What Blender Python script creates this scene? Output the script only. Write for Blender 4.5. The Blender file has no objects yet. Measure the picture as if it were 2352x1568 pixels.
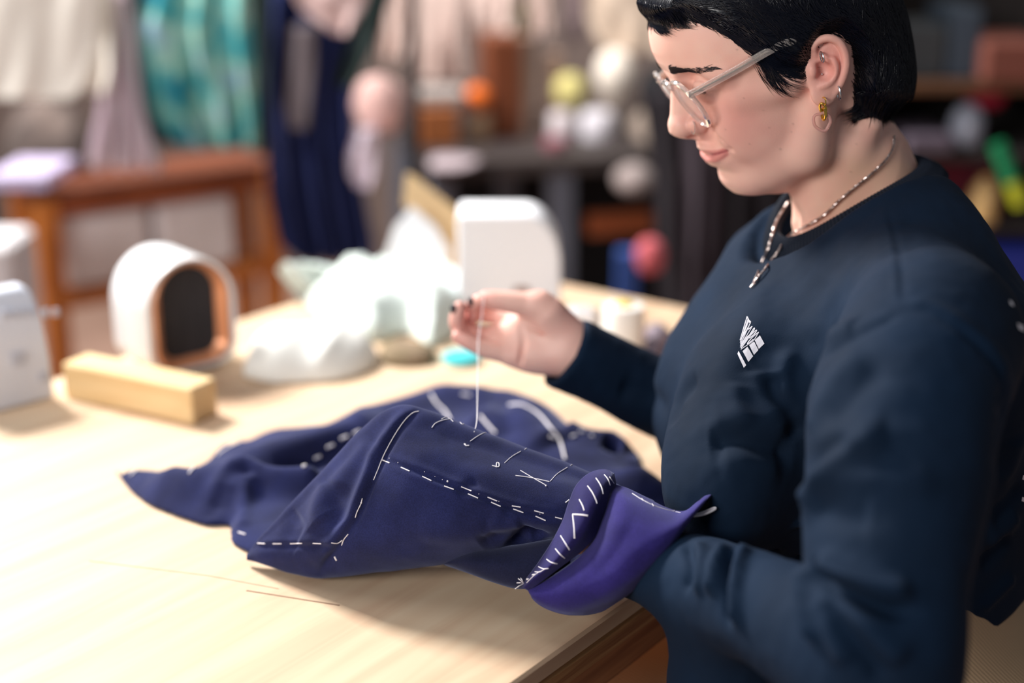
import bpy, math, random
import numpy as np
from mathutils import Vector, Matrix
from mathutils.bvhtree import BVHTree

# ---------------------------------------------------------------- camera, world, lights
FPX, CX, CY = 3267.0, 1176.0, 784.0
PITCH = math.radians(18.0)
CAM = np.array([0.0, 0.0, 1.34])
RT = np.array([1.0, 0.0, 0.0])
UPV = np.array([0.0, math.sin(PITCH), math.cos(PITCH)])
FWD = np.array([0.0, math.cos(PITCH), -math.sin(PITCH)])
ZT = 0.76                                    # table top height
sc = bpy.context.scene
COL = sc.collection
cam_data = bpy.data.cameras.new('camera')
cam_data.lens = 50.0
cam_data.sensor_width = 36.0 * 2352 / 2352
cam_data.lens = FPX * 36.0 / 2352
cam_data.clip_start = 0.05
cam = bpy.data.objects.new('camera', cam_data)
COL.objects.link(cam)
cam.location = CAM
cam.rotation_euler = (math.pi / 2 - PITCH, 0, 0)
cam_data.dof.use_dof = True
cam_data.dof.focus_distance = 1.16
cam_data.dof.aperture_fstop = 1.6
sc.camera = cam
sc.view_settings.view_transform = 'Standard'
sc.view_settings.look = 'None'
sc.view_settings.gamma = 1.0
sc.view_settings.exposure = 0.0
sc.view_settings.use_curve_mapping = False
world = bpy.data.worlds.new('world')
sc.world = world
world.use_nodes = True
world.node_tree.nodes['Background'].inputs[0].default_value = (0.95, 0.95, 1.0, 1)
world.node_tree.nodes['Background'].inputs[1].default_value = 0.15


def area_light(name, loc, target, size, size_y, power, color):
    ld = bpy.data.lights.new(name, 'AREA')
    ld.shape = 'RECTANGLE'
    ld.size, ld.size_y, ld.energy, ld.color = size, size_y, power, color
    lo = bpy.data.objects.new(name, ld)
    COL.objects.link(lo)
    lo.location = loc
    lo.rotation_euler = (Vector(target) - Vector(loc)).to_track_quat('-Z', 'Y').to_euler()
    return lo


area_light('window_light', (-1.75, 2.75, 2.75), (0.05, 1.2, 0.85), .7, .6, 190, (1.0, 0.96, 0.92))
area_light('side_fill_light', (-2.2, -1.3, 2.1), (0.25, 1.2, 1.05), 1.5, 1.0, 84, (1.0, 0.96, 0.93))  # added camera-side fill that brightens face and hand; no window there
area_light('ceiling_light', (-0.3, 3.4, 3.0), (-0.1, 4.8, 1.3), 3.0, 0.5, 70, (1.0, 0.95, 0.9))
area_light('overhead_fill', (-.7, 1.1, 3.1), (0.1, 1.2, 0.9), 1.2, .9, 10, (0.96, 0.98, 1.0))  # soft overhead fill added to lift the tops of the cloth

# ---------------------------------------------------------------- pixel <-> world helpers (design frame 2352 x 1568)


def W(px, py, d):
    """world point seen at pixel (px, py) at camera depth d"""
    return CAM + FWD * d + RT * ((px - CX) / FPX * d) + UPV * (-(py - CY) / FPX * d)


def T(px, py, z=ZT):
    """world point on the horizontal plane z seen at the pixel"""
    r = FWD + RT * ((px - CX) / FPX) + UPV * (-(py - CY) / FPX)
    t = (z - CAM[2]) / r[2]
    return CAM + r * t


def proj(P):
    P = np.asarray(P, dtype=float)
    Q = P - CAM
    d = Q @ FWD
    return np.stack([CX + FPX * (Q @ RT) / d, CY - FPX * (Q @ UPV) / d, d], -1)


# ---------------------------------------------------------------- mesh helpers


def smooth_mesh(me):
    me.polygons.foreach_set('use_smooth', np.ones(len(me.polygons), dtype=bool))


def mesh_np(name, V, F, smooth=True):
    me = bpy.data.meshes.new(name)
    V = np.asarray(V, dtype=np.float32)
    F = np.asarray(F, dtype=np.int32)
    k = F.shape[1]
    me.vertices.add(len(V))
    me.vertices.foreach_set('co', V.ravel())
    me.loops.add(F.size)
    me.loops.foreach_set('vertex_index', F.ravel())
    me.polygons.add(len(F))
    me.polygons.foreach_set('loop_start', np.arange(0, F.size, k, dtype=np.int32))
    me.update(calc_edges=True)
    me.validate()
    if smooth:
        smooth_mesh(me)
    return me


def link(name, me, mat=None, parent=None):
    o = bpy.data.objects.new(name, me)
    COL.objects.link(o)
    if mat is not None:
        me.materials.append(mat)
    if parent is not None:
        o.parent = parent
    return o


def tag(o, label, cat, group=None, kind=None):
    if label:
        o['label'] = label
    if cat:
        o['category'] = cat
    if group:
        o['group'] = group
    if kind:
        o['kind'] = kind
    return o


def empty(name, loc, label, cat, group=None):
    o = bpy.data.objects.new(name, None)
    COL.objects.link(o)
    o.location = loc
    o.empty_display_size = 0.02
    tag(o, label, cat, group)
    return o


class MB:
    """collects primitive shapes, then builds ONE mesh object"""

    def __init__(s):
        s.v, s.f = [], []

    def add(s, V, F):
        n = len(s.v)
        s.v += [tuple(map(float, p)) for p in V]
        s.f += [tuple(i + n for i in f) for f in F]
        return s

    def box(s, c, size, R=None, bev=0.0):
        hx, hy, hz = size[0] / 2, size[1] / 2, size[2] / 2
        b = min(bev, hx * .9, hy * .9, hz * .9)
        if b <= 0:
            V = [(x, y, z) for x in (-hx, hx) for y in (-hy, hy) for z in (-hz, hz)]
            F = [(0, 1, 3, 2), (4, 6, 7, 5), (0, 4, 5, 1), (2, 3, 7, 6), (0, 2, 6, 4), (1, 5, 7, 3)]
        else:
            V, F = [], []
            idx = {}
            for sx in (-1, 1):
                for sy in (-1, 1):
                    for sz in (-1, 1):
                        for ax in range(3):
                            p = [sx * (hx - b), sy * (hy - b), sz * (hz - b)]
                            p[ax] = (sx * hx, sy * hy, sz * hz)[ax]
                            idx[(sx, sy, sz, ax)] = len(V)
                            V.append(tuple(p))
            for sx in (-1, 1):
                F.append([idx[(sx, a, c_, 0)] for a, c_ in ((-1, -1), (1, -1), (1, 1), (-1, 1))][::sx])
                F.append([idx[(a, sx, c_, 1)] for a, c_ in ((-1, -1), (-1, 1), (1, 1), (1, -1))][::sx])
                F.append([idx[(a, c_, sx, 2)] for a, c_ in ((-1, -1), (1, -1), (1, 1), (-1, 1))][::sx])
            for a in (-1, 1):
                for c_ in (-1, 1):
                    F.append([idx[(-1, a, c_, 1)], idx[(1, a, c_, 1)], idx[(1, a, c_, 2)], idx[(-1, a, c_, 2)]][::(a * c_) or 1])
                    F.append([idx[(a, -1, c_, 0)], idx[(a, -1, c_, 2)], idx[(a, 1, c_, 2)], idx[(a, 1, c_, 0)]][::(a * c_) or 1])
                    F.append([idx[(a, c_, -1, 0)], idx[(a, c_, 1, 0)], idx[(a, c_, 1, 1)], idx[(a, c_, -1, 1)]][::(a * c_) or 1])
            for sx in (-1, 1):
                for sy in (-1, 1):
                    for sz in (-1, 1):
                        F.append([idx[(sx, sy, sz, k)] for k in (0, 1, 2)][::(sx * sy * sz)])
        V = np.array(V)
        if R is not None:
            V = V @ np.array(R).T
        return s.add(V + np.array(c), F)

    def tube(s, pts, r, n=8, closed=False, cap=True, squash=None):
        P = [Vector(p) for p in pts]
        m = len(P)
        rr = [r] * m if np.isscalar(r) else list(r)
        base = len(s.v)
        prev = None
        for i in range(m):
            if closed:
                t = P[(i + 1) % m] - P[i - 1]
            else:
                t = P[min(i + 1, m - 1)] - P[max(i - 1, 0)]
            t.normalize()
            if prev is None:
                a = Vector((0, 0, 1)) if abs(t.z) < .9 else Vector((1, 0, 0))
                u = t.cross(a).normalized()
            else:
                u = (prev - t * prev.dot(t)).normalized()
            prev = u
            w = t.cross(u)
            for k in range(n):
                an = 2 * math.pi * k / n
                q = P[i] + u * (math.cos(an) * rr[i]) + w * (math.sin(an) * rr[i])
                s.v.append(tuple(q))
        for i in range(m if closed else m - 1):
            j = (i + 1) % m
            for k in range(n):
                k2 = (k + 1) % n
                s.f.append((base + i * n + k, base + i * n + k2, base + j * n + k2, base + j * n + k))
        if cap and not closed:
            s.f.append(tuple(base + k for k in range(n))[::-1])
            s.f.append(tuple(base + (m - 1) * n + k for k in range(n)))
        return s

    def lathe(s, prof, c=(0, 0, 0), n=32, R=None):
        """prof: (radius, z) pairs"""
        V, F = [], []
        m = len(prof)
        for r, z in prof:
            for k in range(n):
                a = 2 * math.pi * k / n
                V.append((r * math.cos(a), r * math.sin(a), z))
        for i in range(m - 1):
            for k in range(n):
                k2 = (k + 1) % n
                F.append((i * n + k, i * n + k2, (i + 1) * n + k2, (i + 1) * n + k))
        F.append(tuple(range(n))[::-1])
        F.append(tuple((m - 1) * n + k for k in range(n)))
        V = np.array(V)
        if R is not None:
            V = V @ np.array(R).T
        return s.add(V + np.array(c), F)

    def ball(s, c, r, n=10):
        r3 = (r, r, r) if np.isscalar(r) else r
        V, F = [], []
        for i in range(n + 1):
            th = math.pi * i / n
            for k in range(2 * n):
                ph = math.pi * k / n
                V.append((c[0] + r3[0] * math.sin(th) * math.cos(ph), c[1] + r3[1] * math.sin(th) * math.sin(ph), c[2] + r3[2] * math.cos(th)))
        for i in range(n):
            for k in range(2 * n):
                k2 = (k + 1) % (2 * n)
                F.append((i * 2 * n + k, (i + 1) * 2 * n + k, (i + 1) * 2 * n + k2, i * 2 * n + k2))
        return s.add(V, F)

    def build(s, name, mat, parent=None, smooth=True, sub=0, bevel=0.0):
        me = bpy.data.meshes.new(name)
        me.from_pydata(s.v, [], s.f)
        me.validate()
        if smooth:
            smooth_mesh(me)
        o = link(name, me, mat, parent)
        if bevel:
            md = o.modifiers.new('bevel', 'BEVEL')
            md.width, md.segments, md.limit_method = bevel, 2, 'ANGLE'
        if sub:
            md = o.modifiers.new('sub', 'SUBSURF')
            md.levels = md.render_levels = sub
        if smooth and not sub:
            try:
                me.set_sharp_from_angle(angle=math.radians(40))
            except Exception:
                pass
        return o


def crom(P, n):
    """Catmull-Rom through the points P (m, k), n samples per span"""
    P = np.asarray(P, dtype=float)
    Q = np.vstack([2 * P[:1] - P[1:2], P, 2 * P[-1:] - P[-2:-1]])
    out = []
    for i in range(len(P) - 1):
        a, b, c, d = Q[i:i + 4]
        for t in np.arange(n) / n:
            out.append(.5 * ((2 * b) + (c - a) * t + (2 * a - 5 * b + 4 * c - d) * t * t + (3 * b - a - 3 * c + d) * t ** 3))
    out.append(P[-1])
    return np.array(out)


def vnoise(P, seed=0, scale=1.0):
    """smooth value noise, -1..1, vectorised"""
    P = np.asarray(P, dtype=float) * scale + seed * 17.13
    i = np.floor(P).astype(np.int64)
    f = P - i
    f = f * f * (3 - 2 * f)
    out = 0
    for dx in (0, 1):
        for dy in (0, 1):
            for dz in (0, 1):
                h = (i[..., 0] + dx) * 374761393 + (i[..., 1] + dy) * 668265263 + (i[..., 2] + dz) * 2147483647
                h = (h ^ (h >> 13)) * 1274126177
                h = ((h ^ (h >> 16)) & 0xffff) / 32767.5 - 1
                wx = f[..., 0] if dx else 1 - f[..., 0]
                wy = f[..., 1] if dy else 1 - f[..., 1]
                wz = f[..., 2] if dz else 1 - f[..., 2]
                out = out + h * wx * wy * wz
    return out


# ---------------------------------------------------------------- implicit surfaces


def smin(a, b, k):
    if k <= 0:
        return np.minimum(a, b)
    h = np.maximum(k - np.abs(a - b), 0) / k
    return np.minimum(a, b) - h * h * k * .25


def smax(a, b, k):
    return -smin(-a, -b, k)


class Field:
    def __init__(s, lo, hi, h):
        s.lo, s.h = np.array(lo, float), float(h)
        s.n = [int(math.ceil((hi[i] - lo[i]) / h)) + 1 for i in range(3)]
        s.ax = [(lo[i] + np.arange(s.n[i]) * h).astype(np.float32) for i in range(3)]
        s.F = np.full(s.n, 1e3, dtype=np.float32)

    def put(s, fn, lo=None, hi=None, k=0.0, mode='u'):
        sl = []
        for i in range(3):
            if lo is None:
                a, b = 0, s.n[i]
            else:
                a = max(0, int((lo[i] - s.lo[i]) / s.h) - 1)
                b = min(s.n[i], int((hi[i] - s.lo[i]) / s.h) + 3)
            if b <= a:
                return s
            sl.append(slice(a, b))
        x = s.ax[0][sl[0]][:, None, None]
        y = s.ax[1][sl[1]][None, :, None]
        z = s.ax[2][sl[2]][None, None, :]
        d = fn(x, y, z)
        sl = tuple(sl)
        if mode == 'u':
            s.F[sl] = smin(s.F[sl], d, k)
        elif mode == 's':
            s.F[sl] = smax(s.F[sl], -d, k)
        elif mode == 'i':
            s.F[sl] = smax(s.F[sl], d, k)
        elif mode == 'a':
            s.F[sl] = s.F[sl] + d
        return s

    def ell(s, c, r, k=0.0, mode='u', R=None, full=False):
        c = np.array(c, float)
        r = np.array((r, r, r) if np.isscalar(r) else r, float)
        m = (r.max() if R is not None else r) + (k if mode == 'u' else k) + 2 * s.h

        def fn(x, y, z):
            X, Y, Z = x - c[0], y - c[1], z - c[2]
            if R is not None:
                X, Y, Z = (R[0][0] * X + R[0][1] * Y + R[0][2] * Z, R[1][0] * X + R[1][1] * Y + R[1][2] * Z, R[2][0] * X + R[2][1] * Y + R[2][2] * Z)
            k0 = np.sqrt((X / r[0]) ** 2 + (Y / r[1]) ** 2 + (Z / r[2]) ** 2)
            k1 = np.sqrt((X / r[0] ** 2) ** 2 + (Y / r[1] ** 2) ** 2 + (Z / r[2] ** 2) ** 2) + 1e-9
            return (k0 * (k0 - 1) / k1).astype(np.float32)
        return s.put(fn, None if full else c - m, c + m, k, mode)

    def cap(s, a, b, ra, rb=None, k=0.0, mode='u', sq=(1, 1, 1), full=False):
        """tapered capsule; sq stretches space along the axes (thinner where > 1)"""
        rb = ra if rb is None else rb
        a, b, q = np.array(a, float), np.array(b, float), np.array(sq, float)
        m = max(ra, rb) / q.min() + k + 2 * s.h
        A, B = a * q, b * q
        D = B - A
        L = float(D @ D) + 1e-9

        def fn(x, y, z):
            X, Y, Z = x * q[0] - A[0], y * q[1] - A[1], z * q[2] - A[2]
            h = np.clip((X * D[0] + Y * D[1] + Z * D[2]) / L, 0, 1)
            d = np.sqrt((X - h * D[0]) ** 2 + (Y - h * D[1]) ** 2 + (Z - h * D[2]) ** 2) - (ra + (rb - ra) * h)
            return (d / q.max()).astype(np.float32)
        return s.put(fn, None if full else np.minimum(a, b) - m, np.maximum(a, b) + m, k, mode)

    def chain(s, P, r, k=0.0, mode='u', n=0):
        """tube along a polyline as ONE primitive (min of capsules), then blended with k"""
        P = np.asarray(P, float)
        r = np.full(len(P), float(r)) if np.isscalar(r) else np.asarray(r, float)
        if n:
            Q = crom(np.column_stack([P, r]), n)
            P, r = Q[:, :3], Q[:, 3]
        m = r.max() + k + 2 * s.h

        def fn(x, y, z):
            best = None
            for i in range(len(P) - 1):
                A, D = P[i], P[i + 1] - P[i]
                L = float(D @ D) + 1e-9
                X, Y, Z = x - A[0], y - A[1], z - A[2]
                h = np.clip((X * D[0] + Y * D[1] + Z * D[2]) / L, 0, 1)
                d = np.sqrt((X - h * D[0]) ** 2 + (Y - h * D[1]) ** 2 + (Z - h * D[2]) ** 2) - (r[i] + (r[i + 1] - r[i]) * h)
                best = d if best is None else np.minimum(best, d)
            return best.astype(np.float32)
        return s.put(fn, P.min(0) - m, P.max(0) + m, k, mode)

    def nets(s):
        F = s.F
        S = F < 0
        n0, n1, n2 = s.n

        def cut(A, dx, dy, dz):
            return A[dx:n0 - 1 + dx, dy:n1 - 1 + dy, dz:n2 - 1 + dz]
        cnt = np.zeros((n0 - 1, n1 - 1, n2 - 1), dtype=np.int8)
        for dx in (0, 1):
            for dy in (0, 1):
                for dz in (0, 1):
                    cnt += cut(S, dx, dy, dz)
        act = (cnt > 0) & (cnt < 8)
        idx = np.full(act.shape, -1, dtype=np.int32)
        I = np.argwhere(act)
        idx[act] = np.arange(len(I), dtype=np.int32)
        P = np.zeros((len(I), 3))
        C = np.zeros(len(I))
        corner = {}
        for dx in (0, 1):
            for dy in (0, 1):
                for dz in (0, 1):
                    corner[(dx, dy, dz)] = F[I[:, 0] + dx, I[:, 1] + dy, I[:, 2] + dz].astype(float)
        for a in list(corner):
            for axn in range(3):
                if a[axn] == 0:
                    b = list(a)
                    b[axn] = 1
                    fa, fb = corner[a], corner[tuple(b)]
                    m = (fa < 0) != (fb < 0)
                    t = np.where(m, fa / np.where(m, fa - fb, 1), 0)
                    e = np.zeros(3)
                    e[axn] = 1
                    P += np.where(m[:, None], np.array(a)[None, :] + t[:, None] * e[None, :], 0)
                    C += m
        P = (I + P / C[:, None]) * s.h + s.lo
        quads = []
        for axn in range(3):
            sl0 = [slice(1, -1)] * 3
            sl1 = [slice(1, -1)] * 3
            sl0[axn] = slice(0, -1)
            sl1[axn] = slice(1, None)
            A, B = S[tuple(sl0)], S[tuple(sl1)]
            m = np.argwhere(A != B)
            if not len(m):
                continue
            ins = A[m[:, 0], m[:, 1], m[:, 2]]
            g = m + 1
            g[:, axn] -= 1
            o1, o2 = [(1, 2), (2, 0), (0, 1)][axn]
            def at(d1, d2):
                q = g.copy()
                q[:, o1] -= d1
                q[:, o2] -= d2
                return idx[q[:, 0], q[:, 1], q[:, 2]]
            Q = np.stack([at(1, 1), at(0, 1), at(0, 0), at(1, 0)], 1)
            Q[~ins] = Q[~ins][:, ::-1]
            quads.append(Q)
        Q = np.vstack(quads)
        Q = Q[(Q >= 0).all(1)]
        return P, Q


def relax(P, Q, it=1, lam=0.5):
    """simple Laplacian smoothing"""
    E = np.vstack([Q[:, [0, 1]], Q[:, [1, 2]], Q[:, [2, 3]], Q[:, [3, 0]]])
    for _ in range(it):
        A = np.zeros_like(P)
        c = np.zeros(len(P))
        np.add.at(A, E[:, 0], P[E[:, 1]])
        np.add.at(c, E[:, 0], 1)
        P = P + lam * (A / np.maximum(c, 1)[:, None] - P) * (c > 0)[:, None]
    return P


def vnormals(P, Q):
    n = np.cross(P[Q[:, 2]] - P[Q[:, 0]], P[Q[:, 3]] - P[Q[:, 1]])
    N = np.zeros_like(P)
    for k in range(4):
        np.add.at(N, Q[:, k], n)
    return N / (np.linalg.norm(N, axis=1)[:, None] + 1e-12)


def poly_sdf2(x, y, poly):
    """signed distance (negative inside) of 2-D grids x, y to a polygon"""
    d = np.full(np.broadcast(x, y).shape, 1e9)
    ins = np.zeros(d.shape, dtype=bool)
    m = len(poly)
    for i in range(m):
        ax, ay = poly[i]
        bx, by = poly[(i + 1) % m]
        ex, ey = bx - ax, by - ay
        t = np.clip(((x - ax) * ex + (y - ay) * ey) / (ex * ex + ey * ey + 1e-12), 0, 1)
        d = np.minimum(d, (x - ax - t * ex) ** 2 + (y - ay - t * ey) ** 2)
        if ay != by:
            c = ((ay > y) != (by > y)) & (x < (bx - ax) * (y - ay) / (by - ay) + ax)
            ins ^= c
    d = np.sqrt(d)
    return np.where(ins, -d, d)


def bvh(P, Q):
    return BVHTree.FromPolygons([tuple(p) for p in P], [tuple(int(i) for i in q) for q in Q])


def shoot(tree, px, py, back=0.0):
    """first point of the surface seen from the lens at a pixel; used to lay seams and thread on the cloth"""
    r = W(px, py, 1.0) - CAM
    r = r / np.linalg.norm(r)
    h = tree.ray_cast(Vector(CAM), Vector(r))
    if h[0] is None:
        return None, None
    return np.array(h[0]) - r * back, np.array(h[1])


# ---------------------------------------------------------------- materials
MATS = {}


def lin(c):
    return tuple(((x / 255) / 12.92 if x / 255 <= .04045 else ((x / 255 + .055) / 1.055) ** 2.4) for x in c)


def mat(name, rgb, rough=.6, metal=0.0, noise=None, bump=None, sheen=0.0, attr=None, sss=0.0, trans=0.0, ior=1.45, alpha=1.0, coat=0.0, spec=None, srgb=True, emit=0):
    """noise = (scale, second colour, stretch xyz); bump = (scale, strength, distance)"""
    if name in MATS:
        return MATS[name]
    m = bpy.data.materials.new(name)
    m.use_nodes = True
    nt = m.node_tree
    b = nt.nodes['Principled BSDF']
    c = lin(rgb) if srgb else rgb
    b.inputs['Base Color'].default_value = (*c, 1)
    b.inputs['Roughness'].default_value = rough
    b.inputs['Metallic'].default_value = metal
    b.inputs['IOR'].default_value = ior
    b.inputs['Transmission Weight'].default_value = trans
    b.inputs['Sheen Weight'].default_value = sheen
    b.inputs['Coat Weight'].default_value = coat
    if spec is not None:
        b.inputs['Specular IOR Level'].default_value = spec
    if sss:
        b.inputs['Subsurface Weight'].default_value = sss
        b.inputs['Subsurface Radius'].default_value = (1.0, .35, .2)
        b.inputs['Subsurface Scale'].default_value = .006
    tc = nt.nodes.new('ShaderNodeTexCoord')
    if noise:
        mp = nt.nodes.new('ShaderNodeMapping')
        mp.inputs['Scale'].default_value = noise[2] if len(noise) > 2 else (1, 1, 1)
        nz = nt.nodes.new('ShaderNodeTexNoise')
        nz.inputs['Scale'].default_value = noise[0]
        nz.inputs['Detail'].default_value = 5
        rp = nt.nodes.new('ShaderNodeValToRGB')
        rp.color_ramp.elements[0].position = .32
        rp.color_ramp.elements[1].position = .68
        rp.color_ramp.elements[0].color = (*c, 1)
        rp.color_ramp.elements[1].color = (*lin(noise[1]), 1)
        nt.links.new(tc.outputs['Object'], mp.inputs[0])
        nt.links.new(mp.outputs[0], nz.inputs['Vector'])
        nt.links.new(nz.outputs[0], rp.inputs[0])
        nt.links.new(rp.outputs[0], b.inputs['Base Color'])
    if attr:
        at = nt.nodes.new('ShaderNodeAttribute')
        at.attribute_name = attr
        nt.links.new(at.outputs['Color'], b.inputs['Base Color'])
    if bump:
        nz2 = nt.nodes.new('ShaderNodeTexNoise')
        nz2.inputs['Scale'].default_value = bump[0]
        nz2.inputs['Detail'].default_value = 4
        bm_ = nt.nodes.new('ShaderNodeBump')
        bm_.inputs['Strength'].default_value = bump[1]
        bm_.inputs['Distance'].default_value = bump[2]
        nt.links.new(tc.outputs['Object'], nz2.inputs['Vector'])
        nt.links.new(nz2.outputs[0], bm_.inputs['Height'])
        nt.links.new(bm_.outputs[0], b.inputs['Normal'])
    MATS[name] = m
    return m


def set_attr(me, name, colors):
    a = me.color_attributes.new(name, 'FLOAT_COLOR', 'POINT')
    c = np.ones((len(me.vertices), 4), dtype=np.float32)
    c[:, :3] = colors
    a.data.foreach_set('color', c.ravel())

# ================================================================ PERSON: head
# Local head frame: u, v run in the plane of the face's midline, w points to her left ear.
D0 = 1.24
HS = D0 / FPX
HN = np.array([math.sin(math.radians(10)), -math.cos(math.radians(10)), 0.0])
HP = W(1800, 130, D0)
HH = 3.0                                     # voxel of the head


def HL(Pl):
    """local (u, v, w) -> world"""
    Pl = np.asarray(Pl, dtype=float)
    r = FWD + np.outer((Pl[..., 0].ravel() - CX) / FPX, RT) - np.outer((Pl[..., 1].ravel() - CY) / FPX, UPV)
    t = ((HP - CAM) @ HN) / (r @ HN)
    Q = CAM + r * t[:, None] + np.outer(Pl[..., 2].ravel() * HS, HN)
    return Q.reshape(Pl.shape)


def N(px, py, w=0.0):
    """local point at side distance w that is seen at (px, py)"""
    r = FWD + RT * ((px - CX) / FPX) - UPV * ((py - CY) / FPX)
    t = ((HP + HN * w * HS - CAM) @ HN) / (r @ HN)
    q = proj(CAM + r * t - HN * w * HS)
    return np.array([q[0], q[1], w])


def mirror(p):
    return np.array([p[0], p[1], -p[2]])


def both(fn, *pts, **kw):
    fn([np.array(p, float) for p in pts], **kw)
    fn([mirror(p) for p in pts], **kw)


H = Field((1430, -206, -243), (2270, 640, 243), HH)
H.ell((1780, 72, 0), (285, 222, 190), full=True)
H.ell((1760, 235, 0), (142, 180, 138), k=36, full=True)
H.ell((1800, 300, 0), (110, 110, 120), k=40)
both(lambda p: H.ell(p[0], (84, 80, 36), k=60), N(1735, 280, 92))
both(lambda p: H.cap(p[0], p[1], 24, 26, k=34), N(1700, 218, 116), N(1815, 190, 160))
H.ell((1674, 345, 0), (58, 50, 80), k=24)
H.ell((1706, 401, 0), (53, 45, 62), k=18)
H.ell((1772, 392, 0), (62, 50, 80), k=30)
both(lambda p: H.cap(p[0], p[1], 40, 44, k=34), N(1735, 398, 50), N(1852, 345, 112))
both(lambda p: H.cap(p[0], p[1], 42, 40, k=30), N(1852, 345, 112), N(1880, 240, 142))
# brow, sockets
both(lambda p: H.chain(p, [32, 32, 30, 26], k=18), (1554, 140, 0), (1562, 142, 40), (1588, 144, 85), (1628, 156, 122))
both(lambda p: H.ell(p[0], (36, 30, 44), k=26, mode='s'), N(1582, 198, 90))
# nose
H.cap((1572, 180, 0), (1569, 282, 0), 28, 31, k=16, sq=(1, 1, 1.35))
H.cap((1606, 200, 0), (1614, 280, 0), 32, 42, k=26)
H.ell((1566, 289, 0), (30, 28, 32), k=10)
H.cap((1572, 302, 0), (1606, 309, 0), 10, 9, k=8)
both(lambda p: H.ell(p[0], (24, 20, 16), k=9), N(1605, 287, 36))
both(lambda p: H.ell(p[0], (14, 8, 8), k=5, mode='s'), (1588, 311, 17))
def fsample(F, P):
    q = (P - H.lo) / HH
    q = np.clip(q, 0, np.array(H.n) - 1.001)
    i = q.astype(int)
    f = q - i
    out = 0
    for dx in (0, 1):
        for dy in (0, 1):
            for dz in (0, 1):
                out = out + F[i[:, 0] + dx, i[:, 1] + dy, i[:, 2] + dz] * (f[:, 0] if dx else 1 - f[:, 0]) * (f[:, 1] if dy else 1 - f[:, 1]) * (f[:, 2] if dz else 1 - f[:, 2])
    return out


def surf(px, py, off=0.0, top=230):
    """point of the present surface seen at a pixel, moved off outwards"""
    ws = np.arange(top, 0, -2.0)
    P = np.array([N(px, py, w) for w in ws])
    s = fsample(H.F, P)
    k = np.argmax(s < 0) if (s < 0).any() else len(ws) - 1
    q = P[k].copy()
    return N(px, py, q[2] + off)


# alar crease, cheek crease
pts_ = [surf(1621, 263), surf(1630, 275), surf(1631, 290), surf(1625, 303)]
both(lambda p: H.chain(p, 2.2, k=7, mode='s', n=3), *pts_)
pts_ = [surf(1640, 304), surf(1656, 320), surf(1676, 342)]
both(lambda p: H.chain(p, .8, k=9, mode='s', n=3), *pts_)
# philtrum, lips
H.cap((1628, 320, 0), (1627, 338, 0), 19, 18, k=10, sq=(1, 1, .7))
pts_ = [(1620, 344, 0), surf(1630, 345, -4), surf(1648, 347, -3), surf(1664, 346.5, -2)]
both(lambda p: H.chain(p, [10, 8, 6.5, 3], k=6, n=4), *pts_)
pts_ = [(1634, 366, 0), surf(1643, 364, -7), surf(1656, 358, -4), surf(1666, 350, -2)]
both(lambda p: H.chain(p, [15, 12, 8, 3.5], k=6, n=4), *pts_)
lipline = [np.array([1612., 352.5, 0]), surf(1622, 354, 1), surf(1634, 354.5, .5), surf(1648, 352.5, 0), surf(1660, 349, 0), surf(1671, 345.5, 0)]
both(lambda p: H.chain(p, [1.9, 1.7, 1.6, 1.6, 1.6, 1.5], k=2, mode='s', n=4), *lipline)
both(lambda p: H.ell(p[0], (7, 6, 5), k=8, mode='s'), surf(1677, 345, 3))
# eyelids
both(lambda p: H.ell(p[0], 33, k=8), N(1626, 201, 82))
pts_ = [surf(1591, 183), surf(1600, 184.5), surf(1615, 185), surf(1638, 187)]
both(lambda p: H.chain(p, 1.5, k=4, mode='s', n=4), *pts_)
pts_ = [surf(1593, 204.5), surf(1600, 206), surf(1614, 209), surf(1638, 213)]
both(lambda p: H.chain(p, 1.8, k=3, mode='s', n=4), *pts_)
lidline = pts_
# neck
H.cap((1866, 238, 0), (1990, 470, 0), 136, 146, k=22, full=True, sq=(1, 1, 1.13))
H.cap((1985, 405, 0), (2060, 505, 0), 108, 120, k=40)
both(lambda p: H.cap(p[0], p[1], 26, 20, k=30), (1950, 265, 118), (1850, 520, 30))
both(lambda p: H.cap(p[0], p[1], 72, 84, k=44), (2008, 450, 60), (2085, 590, 260))
H.ell((1945, 640, 0), (158, 132, 200), k=26)
both(lambda p: H.ell(p[0], (60, 60, 30), k=30), N(1975, 200, 130))
F_noear = H.F.copy()
# ear


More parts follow.
